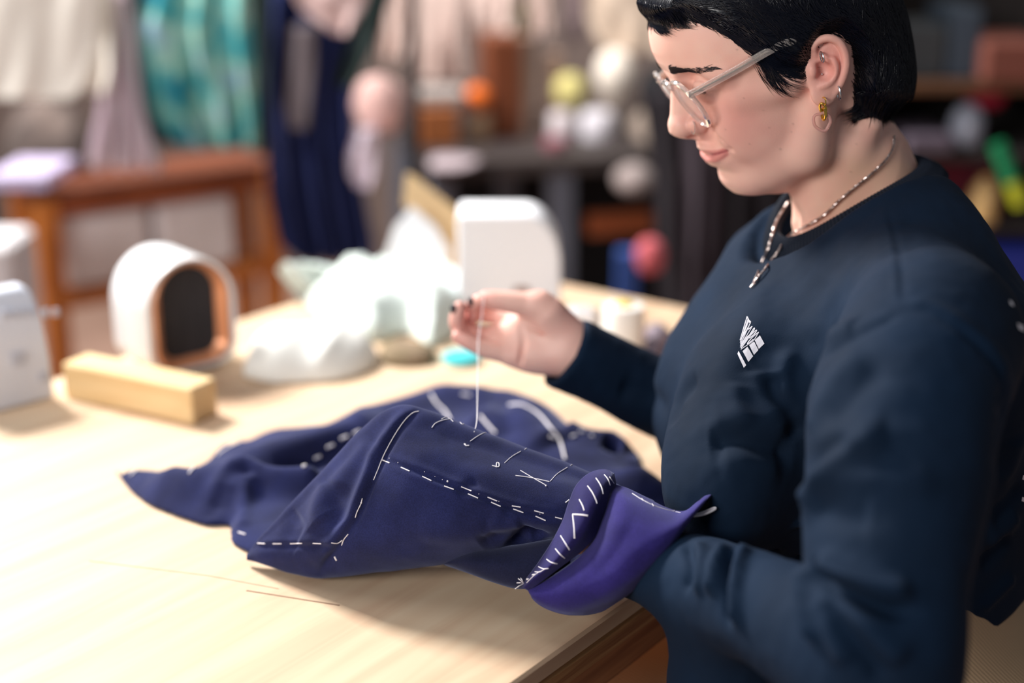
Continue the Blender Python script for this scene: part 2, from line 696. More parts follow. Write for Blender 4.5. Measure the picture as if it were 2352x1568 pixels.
def ear(p_, S=1):
    def E(px, py, w):
        q = N(px, py, w)
        q[2] *= S
        return q
    H.ell(E(1893, 165, 184), (38, 66, 13), k=10)
    H.ell(E(1916, 150, 194), (32, 60, 10), k=8)
    H.ell(E(1891, 218, 186), (28, 25, 10), k=8)
    H.chain([E(1872, 128, 190), E(1868, 110, 196), E(1881, 94, 201), E(1903, 88, 206), E(1925, 97, 209), E(1939, 119, 211),
             E(1943, 145, 209), E(1938, 173, 204), E(1926, 200, 196), E(1912, 222, 190)], [7, 8, 9, 10, 10, 9.5, 9, 8.5, 8, 6], k=3, n=3)
    H.chain([E(1884, 110, 206), E(1903, 104, 211), E(1921, 113, 214), E(1929, 135, 214), E(1928, 160, 210), E(1921, 182, 204)],
            [6, 7, 7, 6, 5, 4], k=4, mode='s', n=3)
    H.chain([E(1896, 128, 199), E(1914, 137, 206), E(1920, 156, 207), E(1915, 178, 202), E(1900, 193, 198), E(1884, 200, 194)],
            [5, 7, 7.5, 7, 7, 5], k=6, n=3)
    H.ell(E(1891, 165, 209), (24, 24, 28), k=4, mode='s')
    H.chain([E(1864, 120, 200), E(1880, 129, 203), E(1896, 138, 203)], [3, 3.5, 4], k=5, mode='s', n=3)
    H.ell(E(1866, 163, 190), (10, 16, 11), k=8)
    H.ell(E(1899, 120, 208), (16, 11, 9), k=6, mode='s')


ear(None, 1)
ear(None, -1)
hv, hq = H.nets()
hv = relax(hv, hq, 2, .5)
keep = hv[:, 1] < 600
# settle the midline onto the face's outline
_pv = np.array([64, 90, 121, 146, 164, 182, 213, 244, 274, 296, 306, 312, 318, 327, 338.6, 347, 351, 355, 361.5, 373, 384.5, 390, 400, 411, 424.7, 436])
_pu = np.array([1492, 1493.6, 1500, 1513.5, 1532, 1540, 1541, 1540, 1536.5, 1535.6, 1538, 0, 1597, 1598, 1602.6, 1610, 1615.5, 1617, 1616, 1621.7, 1641, 1650, 1652, 1655, 1662, 1673])
_mid = np.abs(hv[:, 2]) < 4
_cu = np.array([hv[_mid & (np.abs(hv[:, 1] - y) < 2.6), 0].min() for y in _pv])
_dl = np.where(_pu > 0, _pu - _cu, 0)
_dl[(_pv > 300) & (_pv < 325)] = np.clip(_dl[(_pv > 300) & (_pv < 325)], -2, 6)
for _ in range(1):
    _s = np.interp(hv[:, 1], np.r_[30, _pv, 446], np.r_[0, _dl, 0])
    _c = np.interp(hv[:, 1], _pv, _cu)
    hv[:, 0] += _s * np.exp(-(hv[:, 2] / 42) ** 2) * np.clip(1 - (hv[:, 0] - _c - 25) / 60, 0, 1)
hw = HL(hv)
hn = vnormals(hw, hq)


def near(p, r, u=hv, s=(1, 1, 1)):
    """soft 0..1 mask around local point p"""
    d = np.sqrt((((u - p) * np.array(s)) ** 2).sum(1))
    return np.clip(1 - d / r, 0, 1)


def line_mask(P, r, V):
    P = crom(P, 6)
    best = np.full(len(V), 1e9)
    for i in range(len(P) - 1):
        A, D = P[i], P[i + 1] - P[i]
        t = np.clip(((V - A) @ D) / (D @ D + 1e-9), 0, 1)
        best = np.minimum(best, np.linalg.norm(V - A - t[:, None] * D, axis=1))
    return np.clip(1 - best / r, 0, 1)


skin_rgb = np.array(lin((240, 194, 178)))
pink = np.array(lin((220, 138, 130)))
lipc = np.array(lin((205, 124, 120)))
tan = np.array(lin((216, 176, 146)))
hc = np.tile(skin_rgb, (len(hv), 1))


def blend(mask, col, amt=1.0):
    global hc
    m = np.clip(mask * amt, 0, 1)[:, None]
    hc = hc * (1 - m) + col * m


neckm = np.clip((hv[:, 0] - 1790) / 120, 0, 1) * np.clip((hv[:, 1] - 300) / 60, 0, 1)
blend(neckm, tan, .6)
aw = hv.copy()
aw[:, 2] = np.abs(aw[:, 2])
blend(near(N(1690, 275, 130), 170, aw) ** 1.6, pink, .6)
blend(near(N(1600, 290, 20), 55, aw), pink, .5)
blend(near(N(1900, 150, 205), 90, aw, (1, .8, 1)) * (aw[:, 2] > 172), pink, .75)
blend(vnoise(hv, 3, 1 / 26.) * .5 + .2, pink, .28)
up = [(1612, 346, 0), surf(1624, 348), surf(1640, 349.5), surf(1656, 347.5), surf(1669, 345.5)]
lo = [(1622, 364, 0), surf(1630, 365), surf(1640, 363), surf(1652, 358), surf(1664, 350.5)]
blend(np.clip(line_mask(up, 6, aw) * 3, 0, 1), lipc, .7)
blend(np.clip(line_mask(lo, 12.5, aw) * 3, 0, 1), lipc, .8)
blend(np.clip(line_mask(lipline, 4, aw) * 1.5, 0, 1), np.array(lin((150, 66, 72))), .85)
for (mx, my, mr) in [(1788, 340, 4.5), (1813, 281, 4), (1865, 258, 4), (1850, 465, 4.5), (1862, 470, 3), (1955, 395, 4), (1810, 300, 3), (1895, 330, 3),
                     (1680, 110, 4), (1745, 250, 3), (1700, 222, 3), (1670, 300, 3), (1640, 282, 3), (1900, 300, 3), (1965, 330, 3), (1930, 365, 3), (1720, 330, 3), (1760, 290, 3)]:
    d = np.linalg.norm(hv[:, :2] - N(mx, my, 125)[:2], axis=1)
    blend(np.clip(1.3 - d / (mr * .6), 0, 1) * (hv[:, 2] > 30), np.array(lin((128, 84, 70))), .45)

# ================================================================ hair
hairpoly = [(1400, -280), (1400, 20), (1462, 42), (1490, 64), (1540, 66), (1585, 50), (1640, 64), (1690, 92), (1726, 126), (1752, 142), (1785, 150),
            (1818, 156), (1840, 146), (1858, 112), (1882, 80), (1915, 70), (1950, 100), (1962, 150), (1962, 190), (1968, 218), (1988, 240), (2030, 250),
            (2056, 250), (2110, 254), (2150, -280)]
hp2 = []
for (a, b) in hairpoly:
    wv = 0 if (a < 1480 or a > 2045) else 165
    q = N(a, b, wv)
    hp2.append((q[0], q[1]))
X2 = H.ax[0][:, None].astype(float)
Y2 = H.ax[1][None, :].astype(float)
pd = poly_sdf2(X2, Y2, hp2)
thick = np.clip(-pd * .75, -40, 26) - 16 * np.clip((X2 - 1900) / 120, 0, 1)
# hair is thicker over the brow (fringe) and at the back
thick = thick + np.clip((1580 - X2) / 90, 0, 1) * np.clip(-pd * .35, 0, 8)
G2 = Field(H.lo, H.lo + (np.array(H.n) - 1) * HH, HH)
G2.ell((1780, 72, 0), (285, 222, 190), full=True)
G2.ell((1962, 165, 0), (108, 130, 165), k=40, full=True)
G2.F = G2.F - thick[:, :, None].astype(np.float32)
HF = np.minimum(G2.F, F_noear)               # what strands lie on
capv, capq = G2.nets()
capv = relax(capv, capq, 2)
cn_l = vnormals(capv, capq)


def sample(F, P):
    q = (P - H.lo) / HH
    q = np.clip(q, 0, np.array(H.n) - 1.001)
    i = q.astype(int)
    f = q - i
    out = 0
    for dx in (0, 1):
        for dy in (0, 1):
            for dz in (0, 1):
                out = out + F[i[:, 0] + dx, i[:, 1] + dy, i[:, 2] + dz] * (f[:, 0] if dx else 1 - f[:, 0]) * (f[:, 1] if dy else 1 - f[:, 1]) * (f[:, 2] if dz else 1 - f[:, 2])
    return out


def grad(F, P, e=4.0):
    g = np.stack([sample(F, P + np.eye(3)[k] * e) - sample(F, P - np.eye(3)[k] * e) for k in range(3)], 1)
    return g / (np.linalg.norm(g, axis=1)[:, None] + 1e-9)


rng = np.random.default_rng(7)
# combing directions: (u, v, |w|) -> (du, dv, dw)
comb = np.array([
    (1900, -140, 0, -1, .2, .1), (1700, -140, 60, -1, .15, .2), (1560, -70, 60, -.9, .8, .2), (1480, 0, 20, -.2, 1, 0), (1500, 10, 90, .8, .8, .2),
    (1520, 40, 110, 1, .5, .1), (1560, 58, 120, 1, .1, .1), (1600, 20, 150, 1, .15, .1), (1700, 70, 170, 1, .45, .1), (1760, 120, 175, 1, .45, 0), (1810, 140, 170, 1, .5, 0),
    (1850, 60, 190, 1, .45, .1), (1800, -60, 150, .3, 1, .4), (1700, -60, 150, -.2, .8, .4), (1930, -60, 150, .3, 1, .3), (1990, 40, 150, .25, 1, 0), (2000, 140, 140, -.05, 1, 0),
    (2050, 60, 0, .2, 1, 0), (2070, 180, 0, -.15, 1, 0), (1990, 240, 120, -.25, 1, 0), (2040, 250, 50, -.1, 1, 0), (2000, -80, 0, .6, .8, 0)], float)


def field(P):
    A = P.copy()
    sg = np.where(A[:, 2] < 0, -1.0, 1.0)
    A[:, 2] = np.abs(A[:, 2])
    D = np.zeros_like(A)
    ws = np.zeros(len(A))
    for c in comb:
        d2 = ((A - c[:3]) ** 2).sum(1) + 400
        w = 1 / d2 ** 1.6
        D += w[:, None] * c[3:]
        ws += w
    D /= ws[:, None]
    D[:, 2] *= sg
    return D


def trace(S, n, step, lift0, lift1, jit=.25, F=None):
    F = HF if F is None else F
    P = S.copy()
    m = len(P)
    off = rng.normal(0, jit, (m, 3))
    path = []
    for k in range(n):
        t = k / (n - 1)
        lf = lift0 + (lift1 - lift0) * t
        for _ in range(2):
            g = grad(F, P)
            P = P - g * (sample(F, P) - lf)[:, None]
        path.append(P.copy())
        d = field(P)
        d /= np.linalg.norm(d, axis=1)[:, None] + 1e-9
        d = d + off * (0.4 + t)
        g = grad(F, P)
        d = d - g * (d * g).sum(1)[:, None]
        d /= np.linalg.norm(d, axis=1)[:, None] + 1e-9
        P = P + d * (step[:, None] if hasattr(step, 'shape') else step)
    return np.stack(path, 1)


def ribbons(Pw, rad, n=3):
    """Pw (m, k, 3) world paths -> vertices, quads of thin tapering tubes"""
    m, k, _ = Pw.shape
    T_ = np.gradient(Pw, axis=1)
    T_ /= np.linalg.norm(T_, axis=2)[..., None] + 1e-12
    ref = np.array([.3, -.9, .3])
    U_ = np.cross(T_, ref)
    U_ /= np.linalg.norm(U_, axis=2)[..., None] + 1e-12
    V_ = np.cross(T_, U_)
    tt = np.linspace(0, 1, k)
    prof = np.minimum(1, (1 - tt) * 2.2 + .12) * np.minimum(1, .45 + tt * 4)
    R_ = np.asarray(rad).reshape(-1, 1) * prof[None, :]
    vs = []
    for j in range(n):
        a = 2 * math.pi * j / n
        vs.append(Pw + (U_ * math.cos(a) + V_ * math.sin(a)) * R_[..., None])
    VV = np.stack(vs, 2).reshape(-1, 3)
    idx = np.arange(m * k * n).reshape(m, k, n)
    qs = []
    for j in range(n):
        j2 = (j + 1) % n
        qs.append(np.stack([idx[:, :-1, j], idx[:, :-1, j2], idx[:, 1:, j2], idx[:, 1:, j]], -1).reshape(-1, 4))
    return VV, np.vstack(qs)


def join(parts):
    V, Q, n = [], [], 0
    for v, q in parts:
        V.append(v)
        Q.append(np.asarray(q) + n)
        n += len(v)
    return np.vstack(V), np.vstack(Q)


PD3 = np.broadcast_to(pd[:, :, None].astype(np.float32), H.F.shape)
pdv = sample(PD3, capv)
okv = np.where((pdv < -2))[0]
# main body of strands
S = capv[rng.choice(okv, 9000)] + rng.normal(0, 2, (9000, 3))
ed = np.clip(-sample(PD3, S), 0, 90)
P1 = trace(S, 9, rng.uniform(.35, 1, 9000) * (3 + ed * .17), 1.0, 3.5)
# finer edge strands: hairline, sideburn, nape
edge = np.where((pdv < 4) & (pdv > -26) & (capv[:, 1] > 55))[0]
S2 = capv[rng.choice(edge, 2600)] + rng.normal(0, 1.5, (2600, 3))
P2 = trace(S2, 8, rng.uniform(2, 5.5, 2600), .5, 2.0, jit=.3)
wisps = []
WR = []


def wisp(pts, n, spread, rad, w=(180, 180)):
    """a lock of single hairs along photo points, laid over the skin"""
    base = crom(np.array([N(a, b, w[0] + (w[1] - w[0]) * i / (len(pts) - 1)) for i, (a, b) in enumerate(pts)]), 4)
    for _ in range(n):
        o = rng.normal(0, spread, 2)
        cut = rng.uniform(.55, 1.0)
        fan = rng.normal(0, 1.2)
        k = len(base)
        t = np.linspace(0, 1, 14) * cut
        P = np.stack([np.interp(t * (k - 1), np.arange(k), base[:, c]) for c in range(3)], 1)
        P[:, 0] += o[0] * (1 - .5 * t) + fan * t * t * 9
        P[:, 1] += o[1] * (1 - .5 * t) + rng.normal(0, 4) * t * t
        F = HF
        for _k in range(4):
            g = grad(F, P)
            P = P - g * (sample(F, P) - 2.0 - rng.uniform(0, 1.5))[:, None]
        wisps.append(P)
        WR.append(rad * rng.uniform(.6, 1.2))


# sideburn locks in front of the ear
wisp([(1762, 140), (1782, 168), (1812, 192), (1858, 203)], 34, 8, .8)
wisp([(1758, 150), (1775, 185), (1800, 212), (1828, 232)], 34, 9, .7)
wisp([(1752, 150), (1766, 180), (1784, 205), (1806, 226)], 22, 9, .7)
wisp([(1790, 150), (1815, 172), (1840, 175), (1860, 160)], 26, 5, .9)
wisp([(1800, 160), (1830, 178), (1845, 170), (1862, 140)], 16, 5, .8)
wisp([(1740, 128), (1790, 150), (1830, 150), (1866, 120)], 90, 10, 1.1)
# nape locks behind the ear
for sx in range(0, 92, 6):
    wisp([(1972 + sx * .75, 190 + sx * .1), (1972 + sx * .8, 225), (1962 + sx * .92, 250), (1946 + sx * 1.1, 264 + min(sx, 50) * .35 - max(sx - 60, 0) * .2), (1932 + sx * 1.13, 277 + min(sx, 50) * .3 - max(sx - 60, 0) * .1)], 40, 3.5, 1.0, w=(150 - sx, 140 - sx))
for i in range(14):
    sx = i * 6.5
    wisp([(1975 + sx, 225), (1970 + sx, 252), (1962 + sx * .98, 274 - i * .2), (1948 + sx * 1.02, 292 - i * .6)], 30, 4, .9, w=(130 - i * 7, 120 - i * 7))
# pointed lock of the fringe
for k_ in range(4):
    wisp([(1466, 30 - k_ * 8), (1482, 52 - k_ * 3), (1510, 66 - k_ * 2), (1540, 74 - k_), (1566, 78)], 30, 3.5, 1.1, w=(20 + k_ * 6, 50 + k_ * 8))
# fringe locks over the forehead
for i in range(18):
    wv = -10 + i * 8
    t = i / 17
    wisp([(1470 + i * 4, -40), (1462 + i * 2.6, 0), (1468 + i * 3.2, 34 + 2 * t), (1488 + i * 4.2, 58 + 4 * math.sin(3.1 * t)), (1512 + i * 5.0, 73 - 12 * t)], 26, 4, 1.1, w=(wv, wv + 14))
for i in range(8):
    wisp([(1466 + i * 3, -10), (1462 + i * 3, 20), (1470 + i * 2, 46), (1488 + i * 2, 64)], 20, 4, 1.1, w=(-10 - i * 14, -8 - i * 14))
for i in range(14):
    wisp([(1560 + i * 14, 30 + i * 5), (1600 + i * 14, 44 + i * 6.2), (1650 + i * 13, 66 + i * 6.6)], 22, 5, 1.0, w=(135 + i * 3, 150 + i * 2))
P3 = np.stack(wisps)
parts = [(HL(capv), capq)]
for Pp, rr in ((P1, rng.uniform(.75, 1.5, 9000) * HS), (P2, rng.uniform(.4, .8, 2600) * HS), (P3, np.array(WR) * .8 * HS)):
    parts.append(ribbons(HL(Pp), rr))
hairV, hairQ = join(parts)

# eyebrows and lashes


def hairs(pts, n, spread, ln, ang, rad, w, curl=0.0):
    out = []
    base = crom(np.array([N(a, b, wv) for (a, b), wv in zip(pts, w)]), 6)
    for _ in range(n):
        t = rng.uniform(0, 1) ** 1.35
        k = len(base)
        p = np.array([np.interp(t * (k - 1), np.arange(k), base[:, c]) for c in range(3)])
        th = 1 - .55 * t
        p[1] += rng.uniform(-1.3, 1.3) * spread * th
        a = math.radians(ang[0] + (ang[1] - ang[0]) * t + rng.normal(0, 10))
        L = ln * rng.uniform(.6, 1.1) * (1 - .3 * t)
        P = np.array([p + np.array([math.cos(a), math.sin(a), .25]) * L * s for s in np.linspace(0, 1, 6)])
        for _k in range(4):
            g = grad(F_noear, P)
            P = P - g * (sample(F_noear, P) - .7)[:, None]
        out.append(P)
    return np.stack(out)


bp = [(1538, 160), (1560, 156), (1590, 151), (1622, 150), (1650, 152)]
bw = [48, 66, 88, 108, 122]
br = hairs(bp, 260, 8.5, 20, (-34, -2), .5, bw)
br = np.concatenate([br, hairs(bp[:3], 260, 8.0, 17, (-36, -12), .5, bw[:3])])
br2 = br.copy()
br2[..., 2] *= -1
browV, browQ = ribbons(HL(br), np.full(len(br), .62 * HS))
browV2, browQ2 = ribbons(HL(br2), np.full(len(br), .62 * HS))
la = []
for i in range(46):
    t = i / 45 * .8
    base = crom(np.array(lidline), 6)
    k = len(base)
    p = np.array([np.interp(t * (k - 1), np.arange(k), base[:, c]) for c in range(3)])
    s = np.linspace(0, 1, 6)
    L = 15 + 5 * math.sin(i * 2.3)
    la.append(np.stack([p[0] - 1 - L * s * (.9 - .5 * t), p[1] + L * .55 * s - L * .25 * s * s, p[2] + L * (.2 + .7 * t) * s], 1))
la = np.stack(la)
la2 = la.copy()
la2[..., 2] *= -1
lashV, lashQ = ribbons(HL(la), np.full(len(la), .55 * HS))
lashV2, lashQ2 = ribbons(HL(la2), np.full(len(la), .55 * HS))

# ================================================================ glasses and jewellery (local head frame)
LC = N(1580, 240, 80)
LA = np.array([.60, .80, 0])
LA = LA / np.linalg.norm(LA)


def lens_pt(a, r, off, side):
    """rim/lens point: angle a, relative radius r, offset along the lens axis"""
    B = np.array([.10, -.03, .98])
    B = B / np.linalg.norm(B)
    Nn = np.cross(LA, B)
    ca, sa = math.cos(a), math.sin(a)
    p = LC + LA * (60 * r * ca) * (1 if ca > 0 else .93) + B * (53 * r * sa) + Nn * (off + 5 * r * r)
    if side < 0:
        p = np.array([p[0], p[1], -p[2]])
    return p


def rim(side):
    m = MB()
    n, V, F = 72, [], []
    sec = [(1.0, -5), (1.09, -4.4), (1.12, 0), (1.09, 4.4), (1.0, 5), (.97, 0)]
    for i in range(n):
        a = 2 * math.pi * i / n
        for r, o in sec:
            V.append(HL(lens_pt(a, r, o, side)[None])[0])
    k = len(sec)
    for i in range(n):
        for j in range(k):
            q = (i * k + j, ((i + 1) % n) * k + j, ((i + 1) % n) * k + (j + 1) % k, i * k + (j + 1) % k)
            F.append(q if side > 0 else q[::-1])
    return m.add(V, F)


def lens(side):
    m = MB()
    V, F, n = [], [], 48
    for o in (-1.5, 1.5):
        for r in (0.001, .35, .7, .985):
            for i in range(n):
                V.append(HL(lens_pt(2 * math.pi * i / n, r, o - 3 * (1 - r * r) * 1.5, side)[None])[0])
    for s_ in (0, 1):
        for r in range(3):
            for i in range(n):
                b0 = (s_ * 4 + r) * n
                q = (b0 + i, b0 + (i + 1) % n, b0 + n + (i + 1) % n, b0 + n + i)
                F.append(q if s_ else q[::-1])
    for i in range(n):
        F.append((3 * n + i, 3 * n + (i + 1) % n, 7 * n + (i + 1) % n, 7 * n + i))
    return m.add(V, F)


def bar(P, hw_, hh_):
    """flat bar with rounded section along local points; hh_ in the head's plane, hw_ sideways"""
    m = MB()
    P = [np.array(p, float) for p in P]
    V, F = [], []
    for i, p in enumerate(P):
        t = P[min(i + 1, len(P) - 1)] - P[max(i - 1, 0)]
        t /= np.linalg.norm(t)
        s = np.array([0, 0, 1.0]) - t * t[2]
        s /= np.linalg.norm(s)
        u = np.cross(t, s)
        for k in range(8):
            a = 2 * math.pi * (k + .5) / 8
            V.append(HL((p + s * hw_ * np.sign(math.cos(a)) * abs(math.cos(a)) ** .5 + u * hh_ * np.sign(math.sin(a)) * abs(math.sin(a)) ** .5)[None])[0])
    for i in range(len(P) - 1):
        for k in range(8):
            F.append((i * 8 + k, i * 8 + (k + 1) % 8, (i + 1) * 8 + (k + 1) % 8, (i + 1) * 8 + k))
    F.append(tuple(range(8))[::-1])
    F.append(tuple(range(len(V) - 8, len(V))))
    return m.add(V, F)


def build_glasses(parent):
    acet = mat('clear_acetate', (232, 224, 220), rough=.08, trans=.75, ior=1.3)
    wire = mat('silver_wire', (215, 215, 205), rough=.25, metal=1.0)
    gl = mat('spectacle_lens', (246, 226, 222), rough=.02)
    gl.node_tree.nodes['Principled BSDF'].inputs['Alpha'].default_value = .16
    g = rim(1).build('glasses', acet, parent)
    g['label'] = 'round clear plastic glasses'
    rim(-1).build('rim', acet, g)
    for s in (1, -1):
        lens(s).build('lens', gl, g)
    br_ = [lens_pt(math.radians(180 + 52), 1.05, 0, 1)]
    br_ = [br_[0], br_[0] * [1, 1, .5] + [-7, -7, 0], br_[0] * [1, 1, -.5] + [-7, -7, 0], mirror(br_[0])]
    bar(crom(br_, 5), 4, 6).build('bridge', acet, g)
    for s in (1, -1):
        hinge = lens_pt(math.radians(122), 1.08, 0, 1)
        h2 = hinge + np.array([6, -3, 6])
        e1 = N(1690, 161, 168)
        e2 = N(1796, 102, 210)
        e3 = N(1866, 92, 200)
        e4 = N(1915, 120, 172)
        pts = crom([hinge, h2, e1, e2, e3, e4], 8)
        pts[:, 2] *= s
        t = bar(pts, 4.5, 8.5).build('temple', acet, g)
        bar(pts[6:30], 1.2, 2.2).build('core_wire', wire, t)
    return g


def torus_local(c, ax1, ax2, r1, r2, rad, n=28, m=8, wob=0):
    pts = []
    for i in range(n):
        a = 2 * math.pi * i / n
        k = 1 + wob * math.sin(3 * a + 1) + wob * .6 * math.sin(5 * a)
        pts.append(HL((np.array(c, float) + np.array(ax1, float) * r1 * k * math.cos(a) + np.array(ax2, float) * r2 * k * math.sin(a))[None])[0])
    return MB().tube(pts, rad * HS, n=m, closed=True)


def build_jewellery(parent):
    gold = mat('gold', (236, 196, 96), rough=.18, metal=1.0)
    silver = mat('silver', (220, 222, 226), rough=.2, metal=1.0)
    rose = mat('rose_resin', (240, 196, 188), rough=.12, trans=.6, ior=1.4)
    e = torus_local(N(1892, 234, 200), (0, 1, 0), (.1, 0, 1), 10, 9, 1.6).build('earring', gold, parent)
    e['label'] = 'gold chain earring with a clear pink ring'
    torus_local(N(1890, 249, 202), (.25, 1, 0), (.8, -.2, .6), 11, 6, 3.0).build('link', gold, e)
    torus_local(N(1892, 262, 203), (0, 1, 0), (.2, 0, 1), 12, 7, 3.2).build('link', gold, e)
    torus_local(N(1888, 279, 203), (0, 1, 0), (1, 0, .2), 19, 17, 3.4, wob=.07).build('resin_ring', rose, e)
    o = torus_local(N(1888, 131, 209), (0.15, 1, .2), (0, 0, 1), 11, 9, 1.8).build('earring', silver, parent)
    o['label'] = 'small silver hoop in the upper ear'
    o = torus_local(N(1926, 213, 200), (0.1, 1, 0), (0, 0, 1), 15, 10, 2.2).build('earring', silver, parent)
    o['label'] = 'silver hoop on the lobe edge'
    MB().ball(HL(N(1888, 170, 188)[None])[0], 2.4 * HS, 8).build('ear_stud', silver, parent)
    o = torus_local(N(1592, 293, 46), (0, 1, 0), (.15, 0, 1), 14, 10, 1.0).build('nose_ring', silver, parent)
    o['label'] = 'thin silver ring through the nostril'

# ================================================================ PERSON: hands, shirt, trousers
Y0 = 1.225


def PY(px, py, Y=Y0):
    """world point on the upright plane y = Y seen at the pixel"""
    r = FWD + RT * ((px - CX) / FPX) - UPV * ((py - CY) / FPX)
    return CAM + r * (Y / r[1])


def hand_far():
    d = 1.41

    def K(px, py, o=0.0):
        return W(px, py, d + o)
    lo = K(1010, 640) - .06
    hi = K(1400, 900) + .06
    A, B = W(1020, 930, d), W(1390, 640, d)
    F = Field(np.minimum(A, B) - [.02, .06, .02], np.maximum(A, B) + [.02, .07, .02], .0013)
    F.chain([K(1460, 880, .02), K(1350, 822), K(1305, 808)], [.023, .025, .024], k=.01)
    mcp = [K(1196, 728, .016), K(1180, 755, .014), K(1172, 785, .008), K(1172, 815, 0)]
    for m, r in zip(mcp, (.0115, .0115, .011, .0105)):
        F.cap(K(1310, 800, .004), m, .019, r, k=.012)
    F.ell(K(1245, 770, .004), (.032, .014, .03), k=.014)
    F.ell(K(1248, 826, -.002), (.03, .013, .014), k=.012)
    F.chain([K(1300, 765, -.004), K(1262, 720, -.012), K(1238, 700, -.013)], [.017, .017, .0145], k=.012)
    F.chain([K(1242, 702, -.013), K(1178, 694, -.014), K(1136, 688, -.013), K(1116, 684, -.011)], [.0135, .0112, .0098, .0078], k=.006, n=3)
    F.chain([mcp[0], K(1140, 724, .026), K(1098, 716, .018), K(1088, 700, .006), K(1100, 690, -.003)], [.0105, .0095, .0088, .008, .0068], k=.003, n=3)
    F.chain([mcp[1], K(1120, 772, .018), K(1068, 762, .010), K(1050, 738, .002), K(1056, 706, -.002)], [.0105, .0098, .0092, .0086, .0068], k=.003, n=3)
    F.chain([mcp[2], K(1120, 785, .016), K(1078, 772, .020), K(1074, 745, .018), K(1086, 722, .010)], [.0102, .0094, .009, .0082, .0066], k=.003, n=3)
    F.chain([mcp[3], K(1118, 803, -.002), K(1078, 786, -.004), K(1052, 773, -.003)], [.0098, .0088, .008, .0066], k=.003, n=3)
    F.chain([K(1192, 742, -.012), K(1202, 790, -.012), K(1190, 852, -.012)], .0016, k=.004, mode='s', n=3)
    F.chain([K(1204, 742, -.014), K(1252, 765, -.014), K(1300, 790, -.018)], .0018, k=.006, mode='s', n=3)
    v, q = F.nets()
    v = relax(v, q, 2)
    return v, q, K


handV, handQ, HK = hand_far()
hcol = np.tile(np.array(lin((236, 190, 176))), (len(handV), 1))
_tips = [HK(1100, 690), HK(1056, 712), HK(1086, 726, .01), HK(1052, 773), HK(1118, 686, -.01), HK(1060, 750)]
_m = np.zeros(len(handV))
for t_ in _tips:
    _m = np.maximum(_m, np.clip(1 - np.linalg.norm(handV - t_, axis=1) / .03, 0, 1))
_m = np.clip(_m * .8 + .25 * vnoise(handV, 5, 60), 0, 1)[:, None]
hcol = hcol * (1 - _m * .6) + np.array(lin((214, 118, 112))) * _m * .6

# hidden near hand, holding the work from inside
HN2 = Field(W(1480, 1300, 1.1) - [.15, .12, .07], W(1480, 1300, 1.1) + [.06, .1, .12], .003)
_w = W(1500, 1290, 1.14)
HN2.chain([W(1570, 1320, 1.105), _w], [.022, .02], k=.01)
HN2.ell(W(1430, 1240, 1.175), (.036, .016, .022), k=.012)
for i_ in range(4):
    HN2.chain([W(1400, 1200 + 16 * i_, 1.185), W(1350, 1195 + 17 * i_, 1.195), W(1310, 1200 + 17 * i_, 1.2)], [.0105, .0095, .008], k=.004)
HN2.chain([W(1440, 1220, 1.18), W(1410, 1190, 1.19), W(1370, 1180, 1.2)], [.012, .010, .009], k=.006)
nhV, nhQ = HN2.nets()
# the rest of the body under the clothes
UB = Field((-.02, .78, .50), (.72, 1.62, 1.14), .009)
UB.chain([W(2000, 690, 1.235), PY(1985, 790), PY(1975, 1100), PY(1960, 1400), PY(1960, 1640)], [.07, .10, .10, .11, .12])
UB.chain([W(2060, 790, 1.16), W(2125, 860, 1.045), W(2050, 1200, .945), W(2010, 1420, .935), W(1700, 1372, 1.035), W(1540, 1315, 1.11), W(1480, 1280, 1.15)], [.05, .042, .04, .034, .024, .019, .017], k=.02)
UB.chain([W(1960, 680, 1.28), W(1850, 720, 1.41), W(1730, 930, 1.47), W(1560, 930, 1.455), W(1430, 868, 1.43), W(1350, 824, 1.41)], [.06, .045, .036, .028, .024, .021], k=.02)
ubV, ubQ = UB.nets()

# ---- shirt
SH = Field((-.02, .74, .60), (.66, 1.60, 1.16), .0031)
bx = math.radians(18)
fwd = np.array([-math.cos(bx), -math.sin(bx), 0])
lat = np.array([math.sin(bx), -math.cos(bx), 0])
secs = []
for py, xl, xr, a in [(400, 2010, 2095, .05), (470, 1900, 2165, .085), (560, 1775, 2200, .13), (640, 1702, 2258, .165), (740, 1650, 2318, .18), (850, 1606, 2350, .178), (960, 1585, 2372, .172),
                      (1060, 1580, 2372, .165), (1160, 1600, 2362, .160), (1260, 1600, 2342, .158), (1380, 1555, 2352, .165), (1480, 1545, 2362, .17), (1600, 1540, 2365, .175)]:
    L_, R_ = PY(xl, py), PY(xr, py)
    c = (L_ + R_) / 2
    ext = (R_[0] - L_[0]) / 2
    b = math.sqrt(max(ext ** 2 - (a * math.sin(bx)) ** 2, .0005)) / math.cos(bx)
    secs.append((c[2], c[0], a, b))
secs = np.array(sorted(secs))


def torso(grow=0.0, zlo=.655, zhi=1.085):
    def fn(x, y, z):
        zz = np.clip(z, secs[0, 0], secs[-1, 0])
        cx = np.interp(zz, secs[:, 0], secs[:, 1])
        a = np.interp(zz, secs[:, 0], secs[:, 2]) + grow
        b = np.interp(zz, secs[:, 0], secs[:, 3]) + grow
        X, Y = x - cx, y - Y0
        f_ = (X * fwd[0] + Y * fwd[1]) / b
        l_ = (X * lat[0] + Y * lat[1]) / a
        p = 2.3
        k = (np.abs(f_) ** p + np.abs(l_) ** p) ** (1 / p)
        d = (k - 1) * np.minimum(a, b)
        d = smax(d, zlo + .09 - np.clip(.47 - x, 0, .4) * .5 - z, .012)
        return smax(d, z - zhi, .03).astype(np.float32)
    return fn


SH.put(torso())
